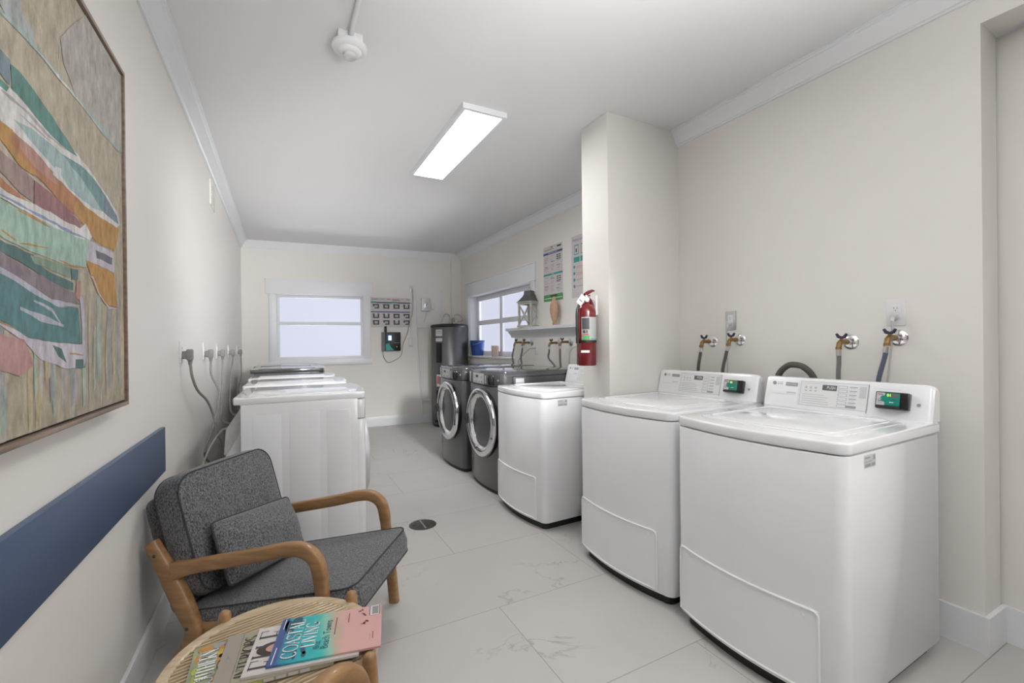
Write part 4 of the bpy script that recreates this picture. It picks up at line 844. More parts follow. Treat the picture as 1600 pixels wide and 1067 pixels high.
# ------------------------------------------------------------------ posters
def bars(b, P, rows, rnd):
    pass
RP = lambda p: (XF-0.0015-p[2], p[0], p[1])   # right wall poster space (y, z, off)
def rect(b, y0, y1, z0, z1, key, off): b.quad([RP((y0, z0, off)), RP((y1, z0, off)), RP((y1, z1, off)), RP((y0, z1, off))], key)
rn = random.Random(11)
t = B(); y0, y1, z0, z1 = 3.905, 4.285, 1.722, 2.332; Wp = y1-y0; Hp = z1-z0
U = lambda u: y1-u*Wp
V = lambda v: z1-v*Hp
t.box((XF-0.0015, y0, z0), (XF, y1, z1), 'paper')
rect(t, U(0), U(1), V(0.155), V(0.115), 'navy_ink', .0005); rect(t, U(0), U(1), V(0.535), V(0.50), 'teal_ink', .0005); rect(t, U(0), U(1), V(1.0), V(0.88), 'green_ink', .0005)
rect(t, U(0.35), U(0.72), V(0.925), V(0.895), 'ink', .001); rect(t, U(0.05), U(0.95), V(0.955), V(0.945), 'white_ink', .001)
rect(t, U(0.05), U(0.55), V(0.075), V(0.055), 'ink_grey', .0005); rect(t, U(0.72), U(0.93), V(0.06), V(0.03), 'ink', .0005); rect(t, U(0.4), U(0.5), V(0.04), V(0.02), 'red_ink', .0005)
t.text('WASHER INSTRUCTIONS', 0.016, 'white_ink', RP((U(0.5), V(0.135), .001)), (0, -1, 0), (0, 0, 1)); t.text('DRYER', 0.016, 'white_ink', RP((U(0.5), V(0.518), .001)), (0, -1, 0), (0, 0, 1))
for r0 in (0.17, 0.33, 0.55, 0.71):
    for c0 in (0.04, 0.37, 0.68):
        for i in range(5):
            rect(t, U(c0+rn.uniform(0, .04)), U(c0+rn.uniform(.14, .26)), V(r0+0.015+i*0.026+0.009), V(r0+0.015+i*0.026), rn.choice(['ink_grey', 'ink_grey', 'ink', 'pink_ink', 'ink_light', 'green_ink']), .0005)
        if c0 > .6 and r0 in (0.17, 0.55):
            for i in range(3):
                for j in range(2): rect(t, U(c0+.02+j*.12), U(c0+.11+j*.12), V(r0+.04+i*.035), V(r0+.022+i*.035), 'ink', .0008)
t.keepn = True
tag(t.build('instruction_poster'), 'paper laundry instruction poster with blue, teal and green bands above the shelf', 'poster')
t = B(); y0, y1, z0, z1 = 3.36, 3.742, 1.715, 2.34; Wp = y1-y0; Hp = z1-z0
t.box((XF-0.0015, y0, z0), (XF, y1, z1), 'paper')
t.text('Making Laundry Easy', 0.036, 'navy_ink', RP((U(0.05), V(0.07), .0008)), (0, -1, 0), (0, 0, 1), 1.0, align='LEFT')
for c0 in (0.12, 0.42, 0.72):
    rect(t, U(c0), U(c0+.2), V(0.31), V(0.15), 'teal_ink', .0005); rect(t, U(c0+.02), U(c0+.18), V(0.295), V(0.165), 'paper', .0009); rect(t, U(c0+.07), U(c0+.12), V(0.27), V(0.21), 'ink', .0012)
    rect(t, U(c0-.02), U(c0+.24), V(0.43), V(0.345), 'teal_ink', .0005)
for i in range(4):
    t.lathe([(0.008, 0), (0.017, 0), (0.017, 0.0006), (0.008, 0.0006)], 'teal_ink', axis_mx(RP((U(0.12), V(0.50+i*.105), 0.0)), (-1, 0, 0)), 16)
    rect(t, U(0.2), U(0.2+[.6, .7, .3, .3][i]), V(0.507+i*.105), V(0.495+i*.105), ['pink_ink', 'pink_ink', 'ink_grey', 'ink_grey'][i], .0005)
    if i < 2: rect(t, U(0.2), U(0.75), V(0.53+i*.105), V(0.52+i*.105), 'pink_ink', .0005)
t.keepn = True
tag(t.build('instruction_poster'), 'pale poster with teal squares and circles, half hidden behind the pillar', 'poster')
# back wall notice: twelve small pictures
t = B(BW); x0, x1, z0, z1 = 1.262, 1.878, 1.53, 1.992
t.box((x0, 0.0005, z0), (x1, 0.003, z1), 'paper')
bq = lambda u0, u1, v0, v1, k, o: t.quad([(x0+u0*(x1-x0), o, z1-v1*(z1-z0)), (x0+u1*(x1-x0), o, z1-v1*(z1-z0)), (x0+u1*(x1-x0), o, z1-v0*(z1-z0)), (x0+u0*(x1-x0), o, z1-v0*(z1-z0))], k)
bq(0, 1, .15, .19, 'ink', .0038); bq(0, .13, .13, .19, 'teal_ink', .0042); bq(.5, .65, .13, .19, 'teal_ink', .0042); bq(0, 1, .465, .50, 'navy_ink', .0038)
for u0, u1, k in ((.02, .18, 'red_ink'), (.2, .34, 'ink_grey'), (.38, .48, 'red_ink'), (.52, .70, 'red_ink'), (.72, .82, 'ink_grey'), (.86, .98, 'red_ink')): bq(u0, u1, .045, .065, k, .0038)
bq(.02, .3, .08, .09, 'ink_light', .0038); bq(.52, .72, .08, .10, 'red_ink', .0038)
for r0 in (.22, .54, .76):
    for i in range(4):
        u = .05+.25*i; sh = rn.choice(['a', 'b', 'c'])
        bq(u, u+.15, r0, r0+.15, 'ink', .0038); bq(u+.04, u+.11, r0+(.0 if sh == 'a' else .04), r0+.11, 'sticker', .0042)
        bq(u+.055, u+.095, r0+.05, r0+.09, 'ink_grey', .0046); bq(u-.015, u, r0, r0+.04, 'ink_grey', .0038)
        if sh == 'c': bq(u, u+.04, r0+.08, r0+.15, 'paper', .0044)
t.keepn = True
tag(t.build('instruction_poster'), 'grey notice board with twelve small black pictures beside the back window', 'poster')
# payment kiosk on the back wall
t = tag(empty('payment_terminal', BW((1.555, 0, 1.31))), 'black wall mounted card terminal with small lit screen and stub antenna below the notice', 'payment terminal')
Lx = lambda o: to_local(o, t)
b = B(BW); b.box((1.415, 0, 1.165), (1.475, 0.06, 1.452), 'hose', 0.004); b.box((1.465, 0, 1.165), (1.695, 0.075, 1.452), 'black', 0.006); Lx(b.build('housing'))
b = B(BW); b.box((1.49, 0.074, 1.315), (1.575, 0.080, 1.415), 'navy_ink', 0.002); b.box((1.508, 0.079, 1.325), (1.555, 0.082, 1.400), 'lcd_blue'); Lx(b.build('screen'))
b = B(BW); b.add([(1.470, .076, 1.168), (1.60, .076, 1.168), (1.55, .076, 1.215), (1.515, .076, 1.285), (1.47, .076, 1.27)], [(0, 1, 2, 3, 4)], 'teal_ink'); b.box((1.60, .074, 1.285), (1.68, .078, 1.29), 'ink_grey'); b.box((1.62, .074, 1.20), (1.66, .082, 1.235), 'black_gloss', .003); b.keepn = True; Lx(b.build('card_slot'))
b = B(BW); b.tube([(1.475, 0.03, 1.45), (1.475, 0.03, 1.545)], 0.018, 'black', 12); Lx(b.build('antenna'))
b = B(BW); b.tube(smooth_path([(1.889, .018, 2.14), (1.897, .012, 1.95), (1.893, .012, 1.75), (1.853, .012, 1.646), (1.811, .012, 1.443), (1.74, .012, 1.271), (1.708, .012, 1.091), (1.589, .012, 1.003), (1.502, .012, 0.986), (1.445, .012, 1.066), (1.427, .03, 1.17)]), 0.005, 'cord', 8); Lx(b.build('power_cable'))
def small_box(name, x0, x1, z0, z1, d, key, label, cat):
    b = B(BW); b.box((x0, 0, z0), (x1, d, z1), key, 0.003); return tag(b.build(name), label, cat)
o = small_box('wall_outlet', 1.852, 1.905, 2.085, 2.19, 0.012, 'silver', 'small grey outlet high on the back wall where the terminal cable plugs in', 'outlet')
small_box('junction_box', 1.83, 1.89, 1.235, 1.365, 0.03, 'plastic_w', 'small white box on the back wall right of the card terminal', 'junction box')
t = tag(empty('disconnect_box', BW((2.105, 0, 1.9))), 'small grey metal electrical box on the back wall above the water heater', 'electrical box')
b = B(BW); b.box((2.03, 0, 1.79), (2.17, 0.06, 2.0), 'silver', 0.005); to_local(b.build('case'), t)
b = B(BW); b.box((2.075, 0.058, 1.84), (2.125, 0.066, 1.93), 'steel', 0.002); b.box((2.09, 0.065, 1.87), (2.11, 0.072, 1.90), 'ink_grey', 0.002); to_local(b.build('receptacle'), t)
b = B(BW); b.tube(smooth_path([(2.12, .03, 1.79), (2.10, .02, 1.70), (2.07, .012, 1.60)]), 0.003, 'cord_light', 6); to_local(b.build('wire'), t)
small_box('light_switch', 2.195, 2.245, 1.82, 1.92, 0.02, 'plastic_w', 'white switch box just right of the grey electrical box', 'switch')
def pipe(pts, r, key, label):
    b = B(BW); b.tube(pts, r, key, 8); return tag(b.build('wall_pipe'), label, 'pipe')
pipe([(1.932, .016, 2.11), (1.958, .018, 1.24), (2.0, .018, .62), (2.035, .018, .13)], 0.014, 'trim', 'white painted pipe slanting down the back wall between terminal and water heater')
pipe([(2.357, .014, 2.13), (2.357, .014, 1.60)], 0.012, 'trim', 'short white painted vertical pipe above the water heater')
pipe([(1.97, .012, 1.525), (2.14, .012, 1.525)], 0.008, 'trim', 'short white horizontal pipe left of the water heater top')
pipe([(1.863, .010, 1.99), (1.863, .010, 1.365)], 0.006, 'trim', 'thin painted conduit running down to the small white box')
pipe([(2.03, .014, 0.36), (2.12, .014, 0.36), (2.15, 0.05, 0.36)], 0.014, 'trim', 'short white horizontal pipe low on the wall beside the water heater')
# ------------------------------------------------------------------ things on the shelf and sill
def lantern(loc, rz):
    t = tag(empty('lantern', loc, rz), 'washed wooden lantern with crossed sides and grey metal roof on the shelf', 'lantern')
    h, w = 0.285, 0.088
    b = B()
    for sx in (-1, 1):
        for sy in (-1, 1): b.box((sx*w-0.011, sy*w-0.011, 0.02), (sx*w+0.011, sy*w+0.011, h), 'lantern_wood', 0.002)
    b.box((-w-.02, -w-.02, 0), (w+.02, w+.02, 0.024), 'lantern_wood', 0.003)
    for z in (h-0.02,):
        for s in (-1, 1): b.box((-w, s*w-0.009, z), (w, s*w+0.009, z+0.02), 'lantern_wood'); b.box((s*w-0.009, -w, z), (s*w+0.009, w, z+0.02), 'lantern_wood')
    b.box((-w-.022, -w-.022, h), (w+.022, w+.022, h+0.014), 'lantern_wood', 0.003); b.build('frame', t)
    b = B()
    for s in (-1, 1):
        for d in (-1, 1):
            b.tube([(-w*d, s*w, 0.03), (w*d, s*w, h-0.02)], 0.0055, 'lantern_wood', 6); b.tube([(s*w, -w*d, 0.03), (s*w, w*d, h-0.02)], 0.0055, 'lantern_wood', 6)
    b.build('cross_braces', t)
    b = B()
    pr = [(0.104, h+0.014), (0.09, h+0.03), (0.062, h+0.07), (0.048, h+0.10), (0.046, h+0.135), (0.04, h+0.142)]
    vs = []; fs = []
    for r, z in pr: vs += [(r, r, z), (-r, r, z), (-r, -r, z), (r, -r, z)]
    for i in range(len(pr)-1):
        for k in range(4): fs.append((i*4+k, i*4+(k+1) % 4, i*4+4+(k+1) % 4, i*4+4+k))
    fs += [(0, 1, 2, 3), tuple(len(pr)*4-4+k for k in range(4))]
    b.add(vs, fs, 'lantern_metal'); b.build('roof', t)
    b = B(); b.tube([(-0.03, 0, h+.14), (0, 0, h+.185), (0.03, 0, h+.14)], 0.002, 'lantern_metal', 6); b.build('ring', t)
    return t
lantern((2.60, 4.50, 1.445), math.radians(22))
t = tag(empty('ornament', (2.60, 3.98, 1.445)), 'peach coloured carved fish ornament standing on its tail on the shelf', 'ornament')
b = B(); prof = [(0.006, 0.035), (0.022, 0.05), (0.036, 0.09), (0.046, 0.14), (0.048, 0.18), (0.042, 0.23), (0.030, 0.265), (0.020, 0.285), (0.018, 0.30), (0.012, 0.315), (0, 0.32)]
b.lathe(prof, 'ornament', Matrix.Diagonal((0.8, 1.3, 0.97, 1)), 24); b.build('body', t)
b = B()
for s in (-1, 1): b.tube([(0, s*0.004, 0.055), (0, s*0.020, 0.02), (0, s*0.034, 0.004)], [0.012, 0.012, 0.005], 'ornament', 8)
b.build('tail', t)
t = tag(empty('bucket', (2.735, 6.345, 1.077)), 'blue plastic bucket standing on the sill of the right window', 'bucket')
b = B(); b.lathe([(0.0, 0.0), (0.094, 0.0), (0.118, 0.215), (0.124, 0.218), (0.124, 0.232), (0.116, 0.232), (0.091, 0.006), (0, 0.006)], 'blue', seg=36); b.build('pail', t)
b = B(); b.tube(smooth_path([(0, -0.122, 0.21), (-0.07, -0.11, 0.18), (-0.128, 0, 0.16), (-0.07, 0.11, 0.18), (0, 0.122, 0.21)]), 0.0025, 'steel', 6); b.build('handle', t)
b = B(); b.box((2.69, 5.575, 1.077), (2.72, 5.765, 1.23), 'pink_box', 0.002); tag(b.build('cardboard_box'), 'pale pink card box leaning on the sill of the right window', 'box')
# ------------------------------------------------------------------ armchairs
def cushion(lx, ly, lz, crown, mx, r=0.06, nx=20, ny=20, pinch=0.0, edge=0.35, wob=0.0, seed=1):
    """box cushion: plan lx x ly with rounded corners, side height lz, domed faces"""
    rnd = random.Random(seed)
    bm = bmesh.new(); b = B(); vs = []; fs = []; idx = {}
    def P(i, j, s):
        a, c = 2*i/nx-1, 2*j/ny-1
        A, Cc = math.sin(a*math.pi/2)*0.35+a*0.65, math.sin(c*math.pi/2)*0.35+c*0.65
        x, y = A*lx/2, Cc*ly/2
        # round plan corners
        ex, ey = abs(x)-(lx/2-r), abs(y)-(ly/2-r)
        if ex > 0 and ey > 0:
            m = max(ex, ey); l = math.hypot(ex, ey)
            k = m/l
            x = math.copysign(lx/2-r+ex*k, x); y = math.copysign(ly/2-r+ey*k, y)
        z = s*(lz/2+crown*(1-A*A)**0.6*(1-Cc*Cc)**0.6) * (1-pinch*(abs(a)*abs(c))**3)
        z += wob*math.sin(7*a+2*c+seed)*math.cos(5*c-3*a)*(1-a*a)*(1-c*c)
        return (x, y, z)
    for s in (1, -1):
        for i in range(nx+1):
            for j in range(ny+1):
                idx[(i, j, s)] = len(vs); vs.append(P(i, j, s))
        for i in range(nx):
            for j in range(ny):
                q = [idx[(i, j, s)], idx[(i+1, j, s)], idx[(i+1, j+1, s)], idx[(i, j+1, s)]]; fs.append(tuple(q if s > 0 else q[::-1]))
    bd = [(i, 0) for i in range(nx)] + [(nx, j) for j in range(ny)] + [(i, ny) for i in range(nx, 0, -1)] + [(0, j) for j in range(ny, 0, -1)]
    mid = []
    n = len(bd)
    for i, j in bd:
        p = Vector(vs[idx[(i, j, 1)]]); q = Vector(vs[idx[(i, j, -1)]]); c = (p+q)/2
        out = Vector((p.x, p.y, 0)); nrm = Vector((p.x/(lx/2), p.y/(ly/2), 0)); nrm = nrm.normalized()
        mid.append(len(vs)); vs.append(tuple(c+nrm*lz*0.10))
    for k in range(n):
        a = bd[k]; c = bd[(k+1) % n]
        fs.append((idx[(*a, 1)], mid[k], mid[(k+1) % n], idx[(*c, 1)])); fs.append((mid[k], idx[(*a, -1)], idx[(*c, -1)], mid[(k+1) % n]))
    b.add([mx @ Vector(v) for v in vs], fs, 'fabric', True)
    top = [mx @ Vector(vs[idx[(*a, 1)]]) for a in bd]; botm = [mx @ Vector(vs[idx[(*a, -1)]]) for a in bd]
    bm.free()
    return b, top, botm
def cushion_obj(name, parent, *a, piping=(1, 1), **k):
    b, top, bot = cushion(*a, **k); o = b.build(name, parent)
    p = B()
    if piping[0]: p.tube(top, 0.0034, 'piping', 6, closed=True)
    if piping[1]: p.tube(bot, 0.0034, 'piping', 6, closed=True)
    if p.v: p.build('piping', o)
    return o
def frame_mx(o, xd, zd):
    xd = Vector(xd).normalized(); zd = Vector(zd); zd = (zd-xd*zd.dot(xd)).normalized(); yd = zd.cross(xd); o = Vector(o)
    return Matrix(((xd.x, yd.x, zd.x, o.x), (xd.y, yd.y, zd.y, o.y), (xd.z, yd.z, zd.z, o.z), (0, 0, 0, 1)))
def armchair(loc, rz, label):
    t = tag(empty('armchair', loc, rz), label, 'armchair', 'armchairs at the round table')
    for w in (-0.29, 0.29):
        b = B()
        arm = smooth_path([(-0.515, w, 0.420), (-0.40, w, 0.448), (-0.20, w, 0.488), (-0.06, w, 0.519), (0.005, w, 0.518), (0.048, w, 0.488), (0.066, w, 0.435), (0.074, w, 0.36), (0.096, w, 0.17), (0.112, w, 0.0)], 5)
        R = []
        for p in arm:
            R.append(0.026 if p.z > 0.40 else 0.024)
        R[0] = 0.034; R[1] = 0.031; R[2] = 0.028
        b.tube(arm, R, 'oak', 14, flat=(0.78, 1.0)); b.build('armrest', t)
        b = B()
        leg = smooth_path([(-0.618, w, 0.520), (-0.575, w, 0.452), (-0.520, w, 0.362), (-0.462, w, 0.248), (-0.440, w, 0.195), (-0.462, w, 0.142), (-0.515, w, 0.065), (-0.560, w, 0.0)], 5)
        n = len(leg); R = [0.026+0.010*math.exp(-((i/n-0.30)/0.16)**2)+0.004*math.exp(-((i/n-0.58)/0.1)**2) for i in range(n)]
        b.tube(leg, R, 'oak', 14, flat=(0.70, 1.0)); b.build('rear_leg', t)
        s = -1 if w < 0 else 1
        b = B()
        for d, z in ((-0.588, 0.478), (-0.455, 0.212)): b.lathe([(0, 0.002), (0.006, 0.002), (0.007, 0)], 'ink', axis_mx((d, w+s*0.0205, z), (0, s, 0)), 12)
        b.build('bolt', t)
        b = B(); b.tube([(-0.445, w*0.955, 0.198), (-0.1, w*0.955, 0.235), (0.085, w*0.955, 0.262)], 0.02, 'oak', 10, flat=(0.6, 1.1)); b.build('side_rail', t)
    b = B(); b.box((0.045, -0.275, 0.238), (0.075, 0.275, 0.282), 'oak', 0.005); b.build('front_rail', t)
    b = B(); b.box((-0.46, -0.275, 0.18), (-0.43, 0.275, 0.222), 'oak', 0.005); b.build('rear_rail', t)
    b = B(); b.box((-0.62, -0.275, 0.455), (-0.595, 0.275, 0.495), 'oak', 0.005); b.build('back_rail', t)
    # seat cushion
    a = math.atan2(0.115, 0.61); xd = (math.cos(a), 0, math.sin(a))
    cushion_obj('seat_cushion', t, 0.70, 0.545, 0.098, 0.012, frame_mx((-0.150, 0, 0.268), xd, (0, 0, 1)), r=0.05, seed=2)
    up = Vector((-0.272, 0, 0.962)); nf = Vector((0.962, 0, 0.272))
    cushion_obj('back_cushion', t, 0.475, 0.54, 0.105, 0.028, frame_mx((-0.528, 0, 0.520), up, nf), r=0.085, seed=3)
    cushion_obj('back_pad', t, 0.465, 0.49, 0.045, 0.006, frame_mx((-0.614, 0.0, 0.436), up, nf), r=0.04, piping=(0, 0), seed=4)
    return t
c1 = armchair((0.235, 2.04, 0), -0.6025, 'charcoal fabric armchair with oak arms facing the machines, beside the blue board')
# small lumbar pillow resting on the first chair
pm = Matrix.Translation((0.235, 2.04, 0)) @ Matrix.Rotation(-0.6025, 4, 'Z')
t = tag(empty('pillow', pm @ Vector((-0.365, -0.012, 0.40))), 'small charcoal lumbar pillow leaning against the back cushion of the armchair', 'pillow')
t.rotation_euler = (0, 0, -0.6025)
mx = frame_mx((0.0, 0.0, 0.035), Vector((-0.42, 0.05, 0.90)), Vector((0.90, 0, 0.42)))
mx = mx @ Matrix.Rotation(math.radians(-4), 4, 'Z')
b, top, bot = cushion(0.25, 0.455, 0.010, 0.075, mx, r=0.015, pinch=0.35, wob=0.006, seed=6); o = b.build('cover', t, sub=1)
p = B(); p.tube([(x+y)/2 for x, y in zip(top, bot)], 0.005, 'piping', 6, closed=True); p.build('seam', t)
c2 = copy_tree(c1); c2.location = (0.272, 0.832, 0); c2.rotation_euler = (0, 0, 0.6025)
c2['label'] = 'armchair nearest the camera, only its curved oak arm showing at the bottom beside the table'
# ------------------------------------------------------------------ round table
TC = Vector((-0.017, 1.360, 0)); TZ = 0.44
t = tag(empty('round_side_table', TC), 'round slatted oak side table with magazines, standing before the armchair', 'table')
b = B(); a = math.radians(13); n = 34; rr = 0.238; pitch = 2*rr/n
for i in range(n):
    c = -rr+pitch*(i+0.5); L_ = math.sqrt(max(rr*rr-c*c, 0.0004))
    b.box((-L_, c-pitch*0.27, -0.012), (L_, c+pitch*0.27, 0.0), 'oak_pale', 0.002, mx=Matrix.Translation((0, 0, TZ)) @ Matrix.Rotation(a, 4, 'Z'))
for c in (-0.12, 0.12): b.box((c-0.014, -0.19, -0.022), (c+0.014, 0.19, -0.0105), 'oak', 0.002, mx=Matrix.Translation((0, 0, TZ)) @ Matrix.Rotation(a, 4, 'Z'))
b.build('slatted_top', t)
b = B(); b.lathe([(0.236, -0.040), (0.262, -0.040), (0.266, -0.034), (0.266, -0.004), (0.262, 0.003), (0.244, 0.003), (0.236, -0.002), (0.236, -0.040)], 'oak_pale', Matrix.Translation((0, 0, TZ)), 96); b.build('rim', t)
for ang in (120, 37, -37, -143):
    c, s = math.cos(math.radians(ang)), math.sin(math.radians(ang)); r0 = 0.272
    b = B(); b.tube([(r0*1.04*c, r0*1.04*s, 0.0), (r0*1.02*c, r0*1.02*s, 0.38), (r0*c, r0*s, TZ+0.012), (r0*c, r0*s, TZ+0.024), (r0*c, r0*s, TZ+0.030)], [0.013, 0.017, 0.018, 0.015, 0.007], 'oak', 14); b.build('leg', t)
for ang in (78.5, -91):
    pass
b = B()
for a0, a1 in ((120, 37), (-37, -143), (37, -37), (120, 217)):
    p = [Vector((0.29*math.cos(math.radians(x)), 0.29*math.sin(math.radians(x)), 0.16)) for x in (a0, a1)]
    b.tube(p, 0.009, 'oak', 8)
b.build('stretcher', t)
# ------------------------------------------------------------------ magazines
def glyph(ch):
    """didone-like capitals on a unit box (w,1): list of strokes (pts, weight)"""
    T, k = 1.0, 0.28
    def arc(cx, cy, rx, ry, a0, a1, n=12): return [(cx+rx*math.cos(math.radians(a0+(a1-a0)*i/n)), cy+ry*math.sin(math.radians(a0+(a1-a0)*i/n))) for i in range(n+1)]
    ser = lambda x, y: ([(x-.09, y), (x+.09, y)], k)
    G = {
     'C': ([(arc(.36, .5, .32, .5, 45, 315), 'v'), ([(.60, .98), (.60, .74)], k)], .72),
     'G': ([(arc(.36, .5, .32, .5, 45, 330), 'v'), ([(.60, .98), (.60, .74)], k), ([(.60, .42), (.60, .12)], T), ser(.60, .42)], .76),
     'O': ([(arc(.38, .5, .34, .5, 0, 360, 22), 'v')], .78),
     'A': ([([(.08, 0), (.33, 1)], k), ([(.33, 1), (.60, 0)], T), ([(.17, .36), (.50, .36)], k), ser(.08, 0), ser(.60, 0)], .68),
     'S': ([(arc(.28, .75, .21, .25, 50, 270, 9)+arc(.28, .25, .23, .25, 90, -140, 9)[1:], 'v'), ([(.45, .98), (.45, .80)], k), ([(.07, .2), (.07, .02)], k)], .56),
     'T': ([([(.30, 0), (.30, 1)], T), ([(.02, 1), (.58, 1)], k), ([(.02, 1), (.02, .82)], k), ([(.58, 1), (.58, .82)], k), ser(.30, 0)], .62),
     'L': ([([(.14, 0), (.14, 1)], T), ([(.05, 0), (.54, 0)], k), ([(.54, 0), (.54, .22)], k), ser(.14, 1)], .58),
     'I': ([([(.14, 0), (.14, 1)], T), ser(.14, 0), ser(.14, 1)], .30),
     'V': ([([(.06, 1), (.32, 0)], T), ([(.32, 0), (.56, 1)], k), ser(.06, 1), ser(.56, 1)], .64),
     'N': ([([(.12, 0), (.12, 1)], k), ([(.12, 1), (.56, 0)], T), ([(.56, 0), (.56, 1)], k), ser(.12, 0), ser(.56, 1)], .70),
     'E': ([([(.14, 0), (.14, 1)], T), ([(.05, 1), (.52, 1)], k), ([(.05, 0), (.54, 0)], k), ([(.14, .52), (.40, .52)], k), ([(.52, 1), (.52, .80)], k), ([(.54, 0), (.54, .22)], k), ([(.40, .62), (.40, .42)], k)], .60),
     'R': ([([(.14, 0), (.14, 1)], T), ([(.05, 1), (.28, 1)]+arc(.28, .76, .21, .24, 90, -90, 8)+[(.14, .52)], 'v'), ([(.30, .52), (.56, 0)], T), ser(.14, 0), ser(.57, 0)], .64),
     'H': ([([(.12, 0), (.12, 1)], T), ([(.54, 0), (.54, 1)], T), ([(.12, .52), (.54, .52)], k), ser(.12, 0), ser(.12, 1), ser(.54, 0), ser(.54, 1)], .68),
     'U': ([([(.12, 1), (.12, .28)]+arc(.32, .28, .20, .28, 180, 360, 8)+[(.52, 1)], 'v'), ser(.12, 1), ser(.52, 1)], .66),
     ' ': ([], .3)}
    return G[ch]
def didone(b, text, h, key, o, xd, yd, sx=1.0, wt=0.13, off=0.0004):
    """serif capitals centred on o"""
    xd = Vector(xd).normalized(); yd = Vector(yd).normalized(); nd = xd.cross(yd)
    total = sum(glyph(c)[1] for c in text)*h*sx; x = -total/2; o = Vector(o)+nd*off
    for c in text:
        st, w = glyph(c)
        for pts, wgt in st:
            for (ax, ay), (cx, cy) in zip(pts[:-1], pts[1:]):
                a_ = Vector((x+ax*h*sx, (ay-.5)*h)); c_ = Vector((x+cx*h*sx, (cy-.5)*h)); d = c_-a_
                if d.length < 1e-9: continue
                dn = d.normalized()
                th = wt*h*(0.25+0.75*abs(dn.y)) if wgt == 'v' else wt*h*wgt
                nn = Vector((-dn.y, dn.x))*th/2; e = dn*th*0.2
                q = [a_-e+nn, a_-e-nn, c_+e-nn, c_+e+nn]
                b.quad([o+xd*p.x+yd*p.y for p in q][::-1] if False else [o+xd*p.x+yd*p.y for p in q], key)
        x += w*h*sx
def blob(b, cx, cy, rx, ry, key, z, n=18, rot=0.0):
    c, s = math.cos(rot), math.sin(rot)
    b.add([(cx+rx*math.cos(2*math.pi*i/n)*c-ry*math.sin(2*math.pi*i/n)*s, cy+rx*math.cos(2*math.pi*i/n)*s+ry*math.sin(2*math.pi*i/n)*c, z) for i in range(n)], [tuple(range(n))], key)
def mrect(b, x0, x1, y0, y1, key, z): b.quad([(x0, y0, z), (x1, y0, z), (x1, y1, z), (x0, y1, z)], key)
def magazine(loc, rz, w, l, th, cover_key, label, group='magazines on the round table'):
    """x = reading direction (width w), y = towards the magazine's top (length l)"""
    t = tag(empty('magazine', loc, rz), label, 'magazine', group)
    b = B(); b.box((-w/2, -l/2, 0.0003), (w/2-0.001, l/2-0.001, th-0.0004), 'paper'); b.build('pages', t)
    b = B(); b.box((-w/2-0.0006, -l/2-0.0006, th-0.0006), (w/2, l/2, th), cover_key); b.box((-w/2-0.0006, -l/2-0.0006, 0), (w/2, l/2, 0.0005), cover_key); b.box((-w/2-0.001, -l/2-0.0006, 0), (-w/2, l/2, th), cover_key)
    b.keepn = True
    return t, b
def graded(name, stops):
    """printed cover colours changing along the magazine's length (printed picture)"""
    m, N, L, P = new_mat(name); tc = N.new('ShaderNodeTexCoord'); sp = N.new('ShaderNodeSeparateXYZ'); n = N.new('ShaderNodeTexNoise'); n.inputs['Scale'].default_value = 14; n.inputs['Detail'].default_value = 4
    L.new(tc.outputs['Object'], sp.inputs[0]); L.new(tc.outputs['Object'], n.inputs['Vector'])
    m1 = N.new('ShaderNodeMath'); m1.operation = 'MULTIPLY_ADD'; m1.inputs[1].default_value = 1/0.272; m1.inputs[2].default_value = 0.5; L.new(sp.outputs['Y'], m1.inputs[0])
    m2 = N.new('ShaderNodeMath'); m2.operation = 'MULTIPLY_ADD'; m2.inputs[1].default_value = 0.22; m2.inputs[2].default_value = -0.11; L.new(n.outputs['Fac'], m2.inputs[0])
    m2b = N.new('ShaderNodeMath'); m2b.operation = 'MULTIPLY_ADD'; m2b.inputs[1].default_value = -0.6; L.new(sp.outputs['X'], m2b.inputs[0]); L.new(m2.outputs[0], m2b.inputs[2])
    m3 = N.new('ShaderNodeMath'); m3.operation = 'ADD'; L.new(m1.outputs[0], m3.inputs[0]); L.new(m2b.outputs[0], m3.inputs[1])
    r = N.new('ShaderNodeValToRGB'); e = r.color_ramp.elements; e[0].position = stops[0][0]; e[0].color = (*stops[0][1], 1); e[1].position = stops[-1][0]; e[1].color = (*stops[-1][1], 1)
    for p_, c in stops[1:-1]: q = e.new(p_); q.color = (*c, 1)
    L.new(m3.outputs[0], r.inputs[0]); L.new(r.outputs[0], P.inputs['Base Color']); P.inputs['Roughness'].default_value = 0.3; return m
M['cover_beach'] = graded('cover_beach', [(0.0, (0.60, 0.33, 0.31)), (0.36, (0.62, 0.36, 0.32)), (0.44, (0.50, 0.38, 0.27)), (0.50, (0.26, 0.52, 0.40)), (0.60, (0.04, 0.44, 0.42)), (0.78, (0.02, 0.38, 0.42)), (0.92, (0.02, 0.24, 0.36)), (0.97, (0.03, 0.12, 0.28)), (1.0, (0.03, 0.12, 0.28))])
M['cover_white'] = mat('cover_white', (0.60, 0.56, 0.54), 0.3)
M['cover_khaki'] = mat('cover_khaki', (0.36, 0.33, 0.23), 0.35, noise=0.08, nscale=20)
M['cover_khaki_band'] = mat('cover_taupe_band', (0.34, 0.30, 0.25), 0.35)
M['cover_leafy'] = mat('cover_leafy', (0.30, 0.34, 0.20), 0.35, noise=0.6, nscale=18)
M['skin'] = mat('printed_skin', (0.58, 0.34, 0.27), 0.4, noise=0.06)
M['hair'] = mat('printed_hair', (0.045, 0.022, 0.018), 0.4)
M['yellow'] = mat('printed_yellow', (0.62, 0.42, 0.06), 0.4, noise=0.2, nscale=40)
M['lime'] = mat('printed_lime', (0.42, 0.47, 0.08), 0.4, noise=0.3, nscale=40)
